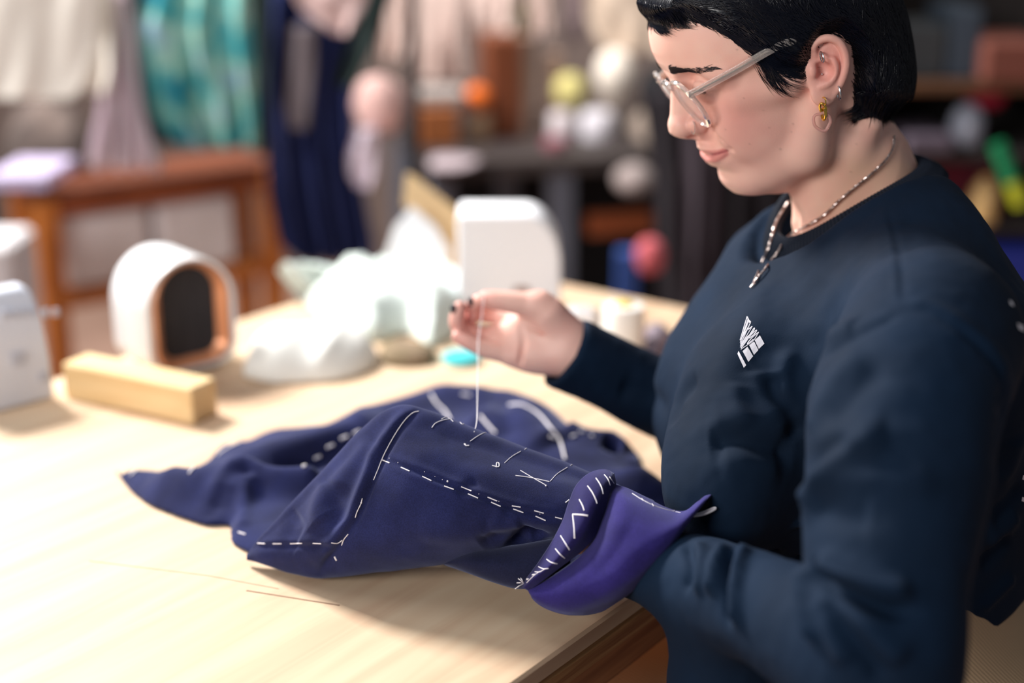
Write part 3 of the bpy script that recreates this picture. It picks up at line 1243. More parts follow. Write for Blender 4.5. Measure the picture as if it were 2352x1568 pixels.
# bust and shoulders
SH.ell(W(1715, 925, 1.215), (.055, .055, .07), k=.08)
SH.ell(W(1670, 925, 1.36), (.055, .055, .07), k=.08)
SH.cap(W(2045, 590, 1.20), W(2135, 748, 1.085), .045, .062, k=.06)
SH.cap(W(1915, 520, 1.33), W(1822, 612, 1.42), .035, .05, k=.05)
SH.cap(W(2090, 505, 1.24), W(2195, 800, 1.19), .03, .062, k=.06)
# belly folds over the lap
SH.ell(W(1660, 1120, 1.17), (.05, .06, .06), k=.06)
# near arm
SH.chain([W(2135, 790, 1.045), W(2078, 950, .985), W(2050, 1200, .945), W(2030, 1430, .925)], [.066, .0665, .058, .052], k=.018, n=4)
SH.chain([W(2030, 1430, .925), W(2012, 1525, .93), W(1900, 1470, .955), W(1700, 1372, 1.035), W(1540, 1315, 1.105), W(1470, 1290, 1.13)], [.050, .052, .044, .036, .0315, .031], k=.012, n=4)
# far arm
SH.chain([W(1810, 670, 1.41), W(1730, 820, 1.46), W(1700, 940, 1.47)], [.058, .056, .05], k=.03, n=4)
SH.chain([W(1700, 945, 1.47), W(1590, 935, 1.455)], [.05, .043], k=.015)
CF = Field(W(1300, 812, 1.41) - [.08, .09, .14], W(1660, 960, 1.47) + [.04, .09, .14], .0025)
CF.chain([W(1700, 945, 1.47), W(1560, 930, 1.45), W(1420, 866, 1.43), W(1300, 811, 1.41), W(1230, 780, 1.40)], [.05, .0415, .038, .0375, .0375], n=4)
CF.cap(W(1400, 852, 1.425), W(1200, 765, 1.40), .026, .034, k=.004, mode='s')
_c0, _c1 = W(1296, 809, 1.41), W(1400, 855, 1.425)
_cn = (_c0 - _c1) / np.linalg.norm(_c0 - _c1)
_cn = _cn + np.array([0.0, 0.0, .12])
CF.put(lambda x, y, z: ((x - _c0[0]) * _cn[0] + (y - _c0[1]) * _cn[1] + (z - _c0[2]) * _cn[2]).astype(np.float32), None, None, .004, 'i')
cfV, cfQ = CF.nets()
cfV = relax(cfV, cfQ, 2)
# neck opening
LPc = HL(np.array([[1952, 466, 0.]]))[0]
LPf = HL(np.array([[1793, 556, 0.]]))[0]
LPb = HL(np.array([[2108, 376, 0.]]))[0]
LPn = HL(np.array([[1952, 466, 165.]]))[0]
SAD = .0145
la1 = (LPf - LPb) / 2
LPc = (LPf + LPb) / 2
la2 = (LPn - LPc)
la2 = la2 - la1 * (la2 @ la1) / (la1 @ la1)
ln_ = np.cross(la1, la2)
ln_ /= np.linalg.norm(ln_)
if ln_[2] < 0:
    ln_ = -ln_
r1, r2 = np.linalg.norm(la1), np.linalg.norm(la2)


def neckcut(x, y, z):
    X, Y, Z = x - LPc[0], y - LPc[1], z - LPc[2]
    a = (X * la1[0] + Y * la1[1] + Z * la1[2]) / r1 ** 2
    b = (X * la2[0] + Y * la2[1] + Z * la2[2]) / r2 ** 2
    c = X * ln_[0] + Y * ln_[1] + Z * ln_[2] - SAD * np.minimum(b * b, 1.5)
    return np.maximum((np.sqrt(a * a + b * b) - 1.0) * min(r1, r2), -c - .022).astype(np.float32)


SH.ell(W(1668, 1570, 1.11), (.048, .06, .10), k=.04)
_ea = T(1180, 1568)[:2]
_eb = T(1450, 1376)[:2]
_e1 = (_eb - _ea) / np.linalg.norm(_eb - _ea)


def table_room(x, y, z):
    t = -(x - _ea[0]) * _e1[1] + (y - _ea[1]) * _e1[0]
    return np.maximum(-(t + .006), z - (ZT + .003)).astype(np.float32)


SH.put(table_room, None, None, .008, 's')
SH.put(neckcut, None, None, .004, 's')
# the skin dips under the collar outside the neck opening
_X = hw - LPc
_a, _b = _X @ la1 / r1 ** 2, _X @ la2 / r2 ** 2
_rr = np.sqrt(_a * _a + _b * _b)
_c = _X @ ln_
_lim = -.004 + SAD * np.minimum(_b ** 2, 1.5) - .012 * np.clip((_rr - .93) / .1, 0, 1) - .03 * np.clip((_rr - 1.03) / .5, 0, 1)
_k = np.clip((_rr - .90) / .05, 0, 1) * (_c > _lim) * (_c < .036) * (hv[:, 1] > 320)
hw = hw - ln_ * ((_c - _lim) * _k)[:, None]



def topcut(x, y, z):
    X, Y, Z = x - LPc[0], y - LPc[1], z - LPc[2]
    a = (X * la1[0] + Y * la1[1] + Z * la1[2]) / r1 ** 2
    b = (X * la2[0] + Y * la2[1] + Z * la2[2]) / r2 ** 2
    c = X * ln_[0] + Y * ln_[1] + Z * ln_[2] - SAD * np.minimum(b * b, 1.7)
    return (c + .014 - .12 * np.maximum(0, np.sqrt(a * a + b * b) - 1.35)).astype(np.float32)


SH.put(topcut, None, None, .015, 'i')
# everything above the collar plane outside the loop is trimmed down to it


sv, sq_ = SH.nets()
sv = relax(sv, sq_, 3)
sv, sq_ = join([(sv, sq_), (cfV, cfQ)])
sn = vnormals(sv, sq_)
tree0 = bvh(sv, sq_)
shirt_base_tree = tree0

# (photo points), height (m, negative = crease), half width (m)
FOLDS = [
    ([(2060, 705), (1985, 738), (1900, 785), (1850, 830), (1820, 885), (1812, 945)], 0.0012, 0.0060),
    ([(2062, 722), (1990, 756), (1910, 802), (1862, 846), (1838, 890)], -0.0022, 0.0045),
    ([(2062, 700), (2140, 716), (2220, 765), (2285, 830), (2318, 905)], -0.0026, 0.0045),
    ([(2062, 690), (2142, 704), (2226, 750), (2296, 816), (2330, 890)], 0.0030, 0.0090),
    ([(2028, 470), (2050, 560), (2060, 630), (2062, 700)], 0.0016, 0.0040),
    ([(2034, 470), (2056, 560), (2067, 630), (2070, 690)], -0.0020, 0.0040),
    ([(1962, 745), (1900, 775), (1868, 830), (1850, 880)], 0.0050, 0.0120),
    ([(1990, 800), (1925, 860), (1880, 930), (1862, 1000)], 0.0045, 0.0140),
    ([(2030, 840), (1960, 900), (1910, 970)], -0.0030, 0.0120),
    ([(1822, 800), (1795, 870), (1800, 930), (1830, 985)], 0.0070, 0.0100),
    ([(1775, 860), (1785, 905), (1815, 960), (1838, 1010)], -0.0084, 0.0090),
    ([(1740, 850), (1750, 900), (1790, 970)], 0.0042, 0.0120),
    ([(1700, 880), (1690, 930), (1720, 985)], 0.0042, 0.0110),
    ([(1625, 1016), (1690, 1004), (1760, 1020), (1826, 1038)], -0.0108, 0.0160),
    ([(1620, 985), (1690, 972), (1760, 985), (1820, 1000)], 0.0054, 0.0160),
    ([(1650, 1060), (1720, 1050), (1800, 1075)], 0.0054, 0.0180),
    ([(1850, 1180), (1880, 1095), (1950, 1035), (2040, 1000)], 0.0102, 0.0119),
    ([(1858, 1130), (1890, 1060), (1960, 1005)], -0.0061, 0.0100),
    ([(1848, 1112), (1940, 1098), (2060, 1102), (2160, 1110)], 0.0047, 0.0120),
    ([(1852, 1010), (1950, 985), (2040, 975)], 0.0038, 0.0120),
    ([(1870, 1160), (1920, 1180), (2000, 1185)], -0.0041, 0.0120),
    ([(1835, 1190), (1860, 1215), (1900, 1240)], 0.0068, 0.0085),
    ([(1690, 1270), (1678, 1310), (1672, 1370), (1676, 1430)], -0.0126, 0.0044),
    ([(1668, 1262), (1650, 1310), (1640, 1370)], 0.0092, 0.0068),
    ([(1712, 1262), (1700, 1300), (1698, 1380), (1702, 1440)], 0.0092, 0.0054),
    ([(1780, 1268), (1760, 1305), (1752, 1370), (1756, 1430)], -0.0126, 0.0041),
    ([(1800, 1275), (1782, 1320), (1776, 1400)], 0.0092, 0.0054),
    ([(1842, 1285), (1830, 1320), (1832, 1390), (1846, 1450)], -0.0126, 0.0041),
    ([(1856, 1300), (1852, 1350), (1862, 1420), (1880, 1480)], 0.0103, 0.0054),
    ([(1600, 1250), (1620, 1300), (1610, 1370)], 0.0069, 0.0061),
    ([(1580, 1245), (1590, 1300), (1575, 1360)], -0.0058, 0.0054),
    ([(1862, 1302), (1910, 1340), (2000, 1385), (2100, 1405)], -0.0161, 0.0068),
    ([(1880, 1290), (1930, 1318), (2010, 1350), (2100, 1370)], 0.0138, 0.0095),
    ([(1900, 1345), (1960, 1415), (2030, 1480), (2080, 1520)], 0.0085, 0.0102),
    ([(1895, 1355), (1945, 1440), (2000, 1520), (2030, 1565)], -0.0085, 0.0085),
    ([(1885, 1360), (1915, 1450), (1950, 1530)], 0.0068, 0.0085),
    ([(1780, 640), (1735, 700), (1700, 790), (1660, 880), (1640, 960)], 0.0042, 0.0200),
    ([(1900, 600), (1850, 660), (1800, 730), (1775, 800)], 0.0025, 0.0220),
    ([(1980, 590), (1930, 650), (1880, 720), (1840, 780)], 0.0025, 0.0180),
    ([(2100, 480), (2080, 560), (2090, 640)], -0.0020, 0.0140),
    ([(1560, 880), (1500, 865), (1440, 850)], 0.0042, 0.0120),
    ([(1540, 940), (1480, 900), (1420, 890)], -0.0042, 0.0120),
    ([(1600, 870), (1560, 910), (1540, 980)], -0.0056, 0.0120),
    ([(2300, 900), (2320, 980), (2290, 1050)], -0.0050, 0.0120),
    ([(2340, 1000), (2310, 1080), (2250, 1130)], 0.0054, 0.0140),
    ([(2350, 1120), (2300, 1170), (2240, 1200)], -0.0054, 0.0120),
    ([(2340, 1180), (2290, 1230), (2230, 1260)], 0.0054, 0.0140),
    ([(2320, 1230), (2260, 1290), (2200, 1330)], -0.0068, 0.0100),
    ([(2330, 1320), (2250, 1400), (2160, 1480)], 0.0054, 0.0080),
]


def apply_folds(V, Nn, tree, folds, rngw=1.0):
    D = np.zeros(len(V))
    for pts, hgt, wid in folds:
        P = []
        for (a, b) in crom(np.array(pts, float), 5):
            h, n = shoot(tree, a, b)
            if h is not None:
                P.append(h)
        if len(P) < 2:
            continue
        P = np.array(P)
        # keep the run continuous
        ok = [0]
        for i in range(1, len(P)):
            if np.linalg.norm(P[i] - P[ok[-1]]) < .05:
                ok.append(i)
        P = P[ok]
        if len(P) < 2:
            continue
        lo, hi = P.min(0) - wid * 2.2, P.max(0) + wid * 2.2
        idx = np.where(((V > lo) & (V < hi)).all(1))[0]
        if not len(idx):
            continue
        X = V[idx]
        best = np.full(len(idx), 1e9)
        bt = np.zeros(len(idx))
        for i in range(len(P) - 1):
            A, E = P[i], P[i + 1] - P[i]
            t = np.clip(((X - A) @ E) / (E @ E + 1e-12), 0, 1)
            d = np.linalg.norm(X - A - t[:, None] * E, axis=1)
            m = d < best
            best[m] = d[m]
            bt[m] = (i + t[m]) / (len(P) - 1)
        g = np.exp(-(best / wid) ** 2 * 1.4) * np.clip(np.minimum(bt, 1 - bt) * 6 + .15, 0, 1)
        D[idx] += hgt * g
    return V + Nn * D[:, None]


sv = apply_folds(sv, sn, tree0, FOLDS)
sv = sv + sn * (.0022 * vnoise(sv, 1, 13) + .0012 * vnoise(sv, 2, 34) + .0004 * vnoise(sv, 9, 110))[:, None]
# hem: wavy bottom
shirtV, shirtQ = sv, sq_
shirt_tree = bvh(sv, sq_)


def build_collar(parent, m):
    """ribbed band round the neck opening"""
    mb = MB()
    n, V, F = 260, [], []
    for i in range(n):
        a = 2 * math.pi * i / n
        c, s = math.cos(a), math.sin(a)
        out = (la1 * c / r1 + la2 * s / r2)
        out /= np.linalg.norm(out)
        for j, (o, h_) in enumerate([(-.0035, -.004), (-.0045, .004), (-.002, .0068), (.002, .007), (.0075, .0030), (.0150, -.007), (.0178, -.015), (.010, -.018)]):
            rib = .0005 * (1 if i % 2 else -1) if 1 <= j <= 6 else 0
            p = LPc + la1 * c + la2 * s + out * (o + rib) + ln_ * (h_ + rib + SAD * s * s)
            V.append(p)
    k = 8
    for i in range(n):
        for j in range(k):
            F.append((i * k + j, i * k + (j + 1) % k, ((i + 1) % n) * k + (j + 1) % k, ((i + 1) % n) * k + j))
    return mb.add(V, F).build('collar', m, parent)


# ---- trousers, shoes, legs
TR = Field((-.25, .72, .36), (.72, 1.75, .84), .008)
hip = np.array([.37, 1.22, .575])
legd = np.array([-.86, .5, 0])
sidev = np.array([-.5, -.86, 0])
TR.ell(hip, (.19, .18, .12), k=.0)
TR.ell(hip + [0, 0, .06], (.165, .175, .09), k=.05)
TR.cap((.325, 1.16, .64), (.325, 1.29, .64), .125, .125, k=.05)
TR.cap((.33, 1.17, .74), (.33, 1.28, .74), .105, .105, k=.05)
knees = []
for s in (-1, 1):
    a = hip + sidev * .09 * s + np.array([-.02, 0, -.02])
    k_ = a + legd * .43 + np.array([0, 0, -.01]) + sidev * .04 * s
    knees.append(k_)
    TR.cap(a, k_, .092, .064, k=.04)
TR.put(lambda x, y, z: np.maximum(table_room(x, y, z), .668 - z).astype(np.float32), None, None, .01, 's')
trV, trQ = TR.nets()
trV = relax(trV, trQ, 2)
LG = Field((-.35, .9, .0), (.3, 1.75, .62), .008)
feet = []
for k_ in knees:
    ft = np.array([k_[0] + .03, k_[1] - .02, .10])
    feet.append(ft)
    LG.cap(k_, ft, .066, .05, k=.0)
lgV, lgQ = LG.nets()
trV, trQ = join([(trV, trQ), (lgV, lgQ)])
SHO = []
for ft in feet:
    S_ = Field(ft - [.2, .2, .1], ft + [.15, .2, .06], .007)
    S_.cap(ft + [0, 0, -.05], ft + legd * .15 + [0, 0, -.06], .045, .038, k=.02)
    S_.put(lambda x, y, z: (.002 - z).astype(np.float32) + 0 * x + 0 * y, None, None, .0, 'i')
    SHO.append(S_.nets())

# ================================================================ THE NAVY JACKET IN THE MAKING


def spread_cloth():
    out = [(262, 1084), (290, 1064), (340, 1061), (380, 1067), (412, 1080), (430, 1062), (470, 1042), (498, 1012), (515, 1002), (538, 1002), (545, 984), (562, 996), (600, 980), (640, 971),
           (700, 972), (760, 967), (830, 953), (900, 930), (945, 908), (990, 899), (1050, 897), (1110, 907), (1180, 913), (1240, 928), (1290, 949), (1330, 980), (1360, 998), (1400, 996),
           (1440, 1000), (1466, 1022), (1476, 1050), (1452, 1068), (1500, 1095), (1560, 1145), (1600, 1185), (1590, 1240), (1450, 1300), (1300, 1330), (1190, 1338), (1080, 1318), (1000, 1290), (800, 1300),
           (640, 1290), (560, 1266), (528, 1244), (524, 1208), (480, 1209), (430, 1195), (350, 1164), (300, 1130)]
    pts = [T(a, b, ZT + (.012 if b < 1070 else .002))[:2] for a, b in crom(np.array(out + out[:1], float), 3)[:-1]]
    P = np.array(pts)
    lo, hi = P.min(0) - .01, P.max(0) + .01
    h = .0028
    F = Field((lo[0], lo[1], ZT - .006), (hi[0], hi[1], ZT + .085), h)
    x, y = F.ax[0][:, None].astype(float), F.ax[1][None, :].astype(float)
    pd2 = poly_sdf2(x, y, P)
    inn = np.clip(-pd2, 0, 1)
    Z = .003 + .011 * (1 - np.exp(-inn / .018)) + .006 * (1 - np.exp(-inn / .08))
    XY = np.stack(np.broadcast_arrays(x, y), -1)
    Q3 = np.concatenate([XY, np.zeros(XY.shape[:2] + (1,))], -1)
    soft = 1 - np.exp(-inn / .02)
    Z = Z + soft * (.004 * vnoise(Q3, 1, 14) + .0022 * vnoise(Q3, 2, 33))

    def ridge(pts, hgt, wid, z=ZT + .01):
        nonlocal Z
        c = np.array([T(a, b, z)[:2] for a, b in crom(np.array(pts, float), 5)])
        best = np.full(Z.shape, 1e9)
        tt = np.zeros(Z.shape)
        for i in range(len(c) - 1):
            e = c[i + 1] - c[i]
            t = np.clip(((x - c[i][0]) * e[0] + (y - c[i][1]) * e[1]) / (e @ e + 1e-12), 0, 1)
            d = np.hypot(x - c[i][0] - t * e[0], y - c[i][1] - t * e[1])
            m = d < best
            best[m] = d[m]
            tt[m] = ((i + t) / (len(c) - 1))[m]
        Z = Z + hgt * np.exp(-(best / wid) ** 2 * 1.4) * np.clip(np.minimum(tt, 1 - tt) * 7 + .2, 0, 1) * soft
    ridge([(330, 1110), (450, 1130), (600, 1085), (760, 1040), (900, 1000)], .022, .035)
    ridge([(500, 1170), (560, 1130), (640, 1140), (760, 1150)], .026, .018)
    ridge([(545, 1215), (560, 1170), (580, 1140)], .014, .010)
    ridge([(640, 1110), (740, 1075), (840, 1040)], -.014, .016)
    ridge([(480, 1185), (510, 1160), (545, 1135)], -.010, .010)
    ridge([(760, 1000), (900, 960), (1050, 930), (1180, 950), (1300, 1010)], .026, .05)
    ridge([(1300, 1010), (1380, 1020), (1450, 1030)], .020, .030)
    ridge([(1385, 1035), (1425, 1040)], -.022, .012)
    ridge([(1080, 990), (1180, 1010), (1280, 1050)], .018, .04)
    ridge([(1460, 1075), (1520, 1120), (1580, 1180)], .016, .03)
    ridge([(1130, 930), (1160, 990), (1170, 1040)], -.006, .012)
    ridge([(430, 1075), (460, 1085), (520, 1050)], .006, .01)
    Z = np.clip(Z, .0022, .085)
    G = (F.ax[2][None, None, :] - ZT) - Z[:, :, None]
    F.F = np.maximum(smax(G * .8, pd2[:, :, None], .004), (ZT + .0005) - F.ax[2][None, None, :]).astype(np.float32)
    v, q = F.nets()
    v = relax(v, q, 2)
    return v, q


clV, clQ = spread_cloth()


def loft(sections, nu, nv, closed=True, caps=True):
    """sections (m, k, 3) -> dense smooth surface"""
    S = np.array(sections, float)
    m, k, _ = S.shape
    # along sections
    A = np.stack([crom(S[:, j], nu) for j in range(k)], 1)
    rows = []
    for r in A:
        if closed:
            q = np.vstack([r[-2:], r, r[:3]])
            c = crom(q, nv)
            rows.append(c[2 * nv:(k + 2) * nv])
        else:
            rows.append(crom(r, nv))
    R_ = np.array(rows)
    M_, K_, _ = R_.shape
    V = R_.reshape(-1, 3)
    idx = np.arange(M_ * K_).reshape(M_, K_)
    if closed:
        j2 = np.roll(idx, -1, 1)
        Q = np.stack([idx[:-1], j2[:-1], j2[1:], idx[1:]], -1).reshape(-1, 4)
        if caps:
            n = len(V)
            V = np.vstack([V, R_[0].mean(0), R_[-1].mean(0)])
            a = idx[0]
            b = idx[-1]
            Q = np.vstack([Q, np.stack([np.full(K_, n), np.roll(a, -1), a, a], -1), np.stack([np.full(K_, n + 1), b, np.roll(b, -1), np.roll(b, -1)], -1)])
    else:
        Q = np.stack([idx[:-1, :-1], idx[:-1, 1:], idx[1:, 1:], idx[1:, :-1]], -1).reshape(-1, 4)
    return V, Q, idx


def bundle():
    S = []
    # x_top, y_top, x_bot, y_bot, d_top, d_bot, bulge
    data = [(566, 1274, 566, 1286, 1.262, 1.262, .002), (600, 1232, 608, 1297, 1.25, 1.25, .008), (660, 1165, 668, 1318, 1.238, 1.238, .018), (740, 1080, 735, 1329, 1.228, 1.228, .03),
            (830, 985, 850, 1318, 1.222, 1.215, .042), (900, 936, 950, 1304, 1.218, 1.207, .05), (960, 934, 1040, 1292, 1.216, 1.20, .053), (1060, 972, 1110, 1278, 1.213, 1.195, .053),
            (1160, 1008, 1175, 1266, 1.208, 1.19, .05), (1260, 1044, 1250, 1250, 1.203, 1.185, .045), (1340, 1078, 1320, 1245, 1.198, 1.18, .04), (1410, 1110, 1400, 1250, 1.195, 1.18, .035), (1500, 1150, 1490, 1250, 1.19, 1.18, .03)]
    for xt, yt, xb, yb, dt, db, bl in data:
        def m(t):
            return xt + (xb - xt) * t, yt + (yb - yt) * t, dt + (db - dt) * t
        loop = [W(xt, yt, dt)]
        for t, k in ((.16, .45), (.36, .85), (.6, 1.0), (.82, .8)):
            a, b, d = m(t)
            loop.append(W(a, b, d - bl * k))
        loop.append(W(xb, yb, db))
        loop.append(W(xb, yb - (yb - yt) * .12, db + bl * 1.0))
        loop.append(W(xb, yb - (yb - yt) * .45, db + bl * 1.7))
        loop.append(W(xt, yt + (yb - yt) * .2, dt + bl * 1.1))
        S.append(loop)
    V, Q, idx = loft(S, 22, 18)
    Nn = vnormals(V, Q)
    c = V.mean(0)
    if ((V - c) * Nn).sum() < 0:
        Q = Q[:, ::-1]
        Nn = -Nn
    tr = bvh(V, Q)
    folds = [
        ([(962, 944), (935, 968), (905, 1008), (880, 1052), (858, 1096), (840, 1140), (822, 1185), (800, 1222), (776, 1256), (750, 1290), (735, 1318)], -.0042, .0038),
        ([(946, 940), (918, 966), (888, 1006), (862, 1050), (842, 1096), (824, 1140), (806, 1182), (784, 1220), (758, 1252), (728, 1285)], .0052, .0075),
        ([(585, 1254), (650, 1253), (720, 1254), (776, 1252)], -.0020, .0035),
        ([(590, 1246), (650, 1243), (720, 1243), (770, 1242)], .0012, .005),
        ([(880, 1052), (1000, 1100), (1130, 1152), (1220, 1180), (1290, 1192)], -.0028, .0030),
        ([(885, 1044), (1000, 1091), (1130, 1142), (1220, 1168), (1300, 1182)], .0016, .005),
        ([(885, 1064), (1000, 1110), (1130, 1162), (1220, 1190), (1280, 1204)], .0014, .005),
        ([(1050, 1140), (1075, 1118), (1100, 1106)], -.002, .006),
        ([(1165, 1185), (1175, 1165)], -.002, .006),
        ([(760, 1110), (735, 1160), (745, 1200)], .005, .016),
        ([(860, 1010), (800, 1080), (770, 1130)], .005, .014),
        ([(790, 1110), (770, 1160), (790, 1205)], -.004, .014),
        ([(690, 1180), (670, 1215), (690, 1240)], -.003, .016),
        ([(1120, 1200), (1160, 1215), (1200, 1205)], .003, .014),
        ([(1100, 1245), (1160, 1232), (1230, 1215)], -.005, .012),
        ([(960, 1220), (1060, 1235), (1130, 1225)], .003, .02),
        ([(1180, 1262), (1215, 1235), (1250, 1240)], -.010, .010),
    ]
    V = apply_folds(V, Nn, tr, folds)
    V = V + Nn * (.0012 * vnoise(V, 4, 30) + .0006 * vnoise(V, 5, 75))[:, None]
    return V, Q


buV, buQ = bundle()


def patch(rows, nu, nv, thick=.0018):
    """rows of (px, py, d) -> cloth of real thickness"""
    S = [[W(*p) for p in r] for r in rows]
    V, Q, idx = loft(S, nu, nv, closed=False)
    Nn = vnormals(V, Q)
    if (Nn.mean(0) @ FWD) > 0:
        Q = Q[:, ::-1]
        Nn = -Nn
    V = V + Nn * (.0010 * vnoise(V, 6, 34))[:, None]
    n = len(V)
    V2 = V - Nn * thick
    b = np.concatenate([idx[0, :], idx[1:, -1], idx[-1, :-1][::-1], idx[1:-1, 0][::-1]])
    b2 = np.roll(b, -1)
    side = np.stack([b, b2, b2 + n, b + n], -1)
    return np.vstack([V, V2]), np.vstack([Q, Q[:, ::-1] + n, side]), n


# collar stand: left edge, middle, roll line
standV, standQ, _n1 = patch([
    [(1412, 1086, 1.165), (1412, 1090, 1.16), (1414, 1098, 1.155), (1416, 1112, 1.152)],
    [(1388, 1076, 1.168), (1400, 1084, 1.148), (1408, 1098, 1.140), (1412, 1120, 1.142)],
    [(1352, 1086, 1.160), (1370, 1094, 1.136), (1390, 1110, 1.126), (1403, 1132, 1.132)],
    [(1324, 1114, 1.150), (1346, 1122, 1.124), (1374, 1140, 1.114), (1394, 1162, 1.124)],
    [(1308, 1152, 1.142), (1334, 1162, 1.114), (1358, 1178, 1.106), (1382, 1196, 1.118)],
    [(1294, 1195, 1.138), (1316, 1208, 1.108), (1340, 1220, 1.102), (1364, 1236, 1.114)],
    [(1270, 1242, 1.135), (1292, 1252, 1.108), (1312, 1260, 1.104), (1334, 1270, 1.114)],
    [(1236, 1292, 1.135), (1256, 1296, 1.114), (1272, 1298, 1.110), (1292, 1302, 1.117)],
    [(1208, 1328, 1.138), (1222, 1326, 1.122), (1232, 1328, 1.118), (1246, 1334, 1.120)],
    [(1196, 1350, 1.142), (1203, 1350, 1.132), (1208, 1352, 1.130), (1214, 1356, 1.130)]], 12, 14)
# collar fall: from the roll line to the outer edge
fallV, fallQ, _n2 = patch([
    [(1414, 1112, 1.150), (1440, 1119, 1.142), (1482, 1139, 1.136), (1530, 1162, 1.130), (1572, 1172, 1.126), (1604, 1150, 1.128), (1626, 1131, 1.134), (1646, 1128, 1.142)],
    [(1402, 1132, 1.134), (1432, 1146, 1.112), (1474, 1162, 1.104), (1520, 1180, 1.098), (1560, 1186, 1.096), (1592, 1168, 1.098), (1614, 1150, 1.104), (1630, 1140, 1.112)],
    [(1382, 1194, 1.120), (1416, 1196, 1.092), (1456, 1206, 1.084), (1500, 1214, 1.078), (1536, 1212, 1.076), (1562, 1206, 1.078), (1575, 1200, 1.082), (1588, 1192, 1.088)],
    [(1362, 1238, 1.118), (1394, 1244, 1.090), (1430, 1252, 1.080), (1468, 1256, 1.072), (1504, 1254, 1.070), (1530, 1250, 1.072), (1546, 1244, 1.075), (1556, 1238, 1.080)],
    [(1332, 1272, 1.118), (1364, 1284, 1.094), (1396, 1294, 1.084), (1430, 1300, 1.076), (1462, 1300, 1.074), (1488, 1298, 1.075), (1508, 1292, 1.078), (1522, 1286, 1.082)],
    [(1292, 1304, 1.120), (1322, 1320, 1.100), (1354, 1334, 1.090), (1384, 1342, 1.084), (1412, 1346, 1.082), (1438, 1344, 1.083), (1460, 1338, 1.086), (1482, 1330, 1.090)],
    [(1246, 1336, 1.124), (1274, 1350, 1.110), (1304, 1364, 1.102), (1334, 1374, 1.098), (1364, 1380, 1.096), (1392, 1380, 1.097), (1414, 1378, 1.100), (1438, 1370, 1.104)],
    [(1215, 1352, 1.130), (1230, 1368, 1.122), (1254, 1382, 1.118), (1284, 1394, 1.115), (1314, 1402, 1.114), (1342, 1404, 1.115), (1366, 1402, 1.118), (1392, 1400, 1.122)],
    [(1217, 1358, 1.134), (1224, 1374, 1.132), (1244, 1391, 1.130), (1272, 1404, 1.129), (1302, 1411, 1.128), (1328, 1412, 1.129), (1348, 1411, 1.130), (1366, 1408, 1.132)]], 12, 9)
# curled far end of the collar with its black melton underside
curlV, curlQ, _n3 = patch([
    [(1622, 1136, 1.128), (1636, 1127, 1.130), (1650, 1129, 1.134), (1659, 1138, 1.140), (1655, 1146, 1.146), (1647, 1144, 1.150)],
    [(1606, 1158, 1.112), (1622, 1140, 1.118), (1636, 1136, 1.126), (1648, 1142, 1.134), (1646, 1150, 1.142), (1640, 1148, 1.147)],
    [(1588, 1192, 1.090), (1600, 1176, 1.100), (1614, 1164, 1.112), (1624, 1160, 1.124), (1624, 1164, 1.134), (1618, 1164, 1.142)]], 10, 8, .0012)
# dark under layer
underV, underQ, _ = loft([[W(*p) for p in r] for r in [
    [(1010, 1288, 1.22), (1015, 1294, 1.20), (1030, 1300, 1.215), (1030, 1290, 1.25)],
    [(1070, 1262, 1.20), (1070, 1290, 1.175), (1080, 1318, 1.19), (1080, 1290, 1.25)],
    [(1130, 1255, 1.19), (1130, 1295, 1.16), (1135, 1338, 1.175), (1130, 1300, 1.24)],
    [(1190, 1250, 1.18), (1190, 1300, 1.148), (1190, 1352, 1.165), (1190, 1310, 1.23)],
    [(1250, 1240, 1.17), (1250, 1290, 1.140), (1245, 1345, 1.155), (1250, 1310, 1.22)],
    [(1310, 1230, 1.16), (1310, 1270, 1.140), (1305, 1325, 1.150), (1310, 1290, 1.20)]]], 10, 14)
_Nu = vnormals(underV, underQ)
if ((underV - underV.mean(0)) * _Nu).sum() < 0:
    underQ = underQ[:, ::-1]

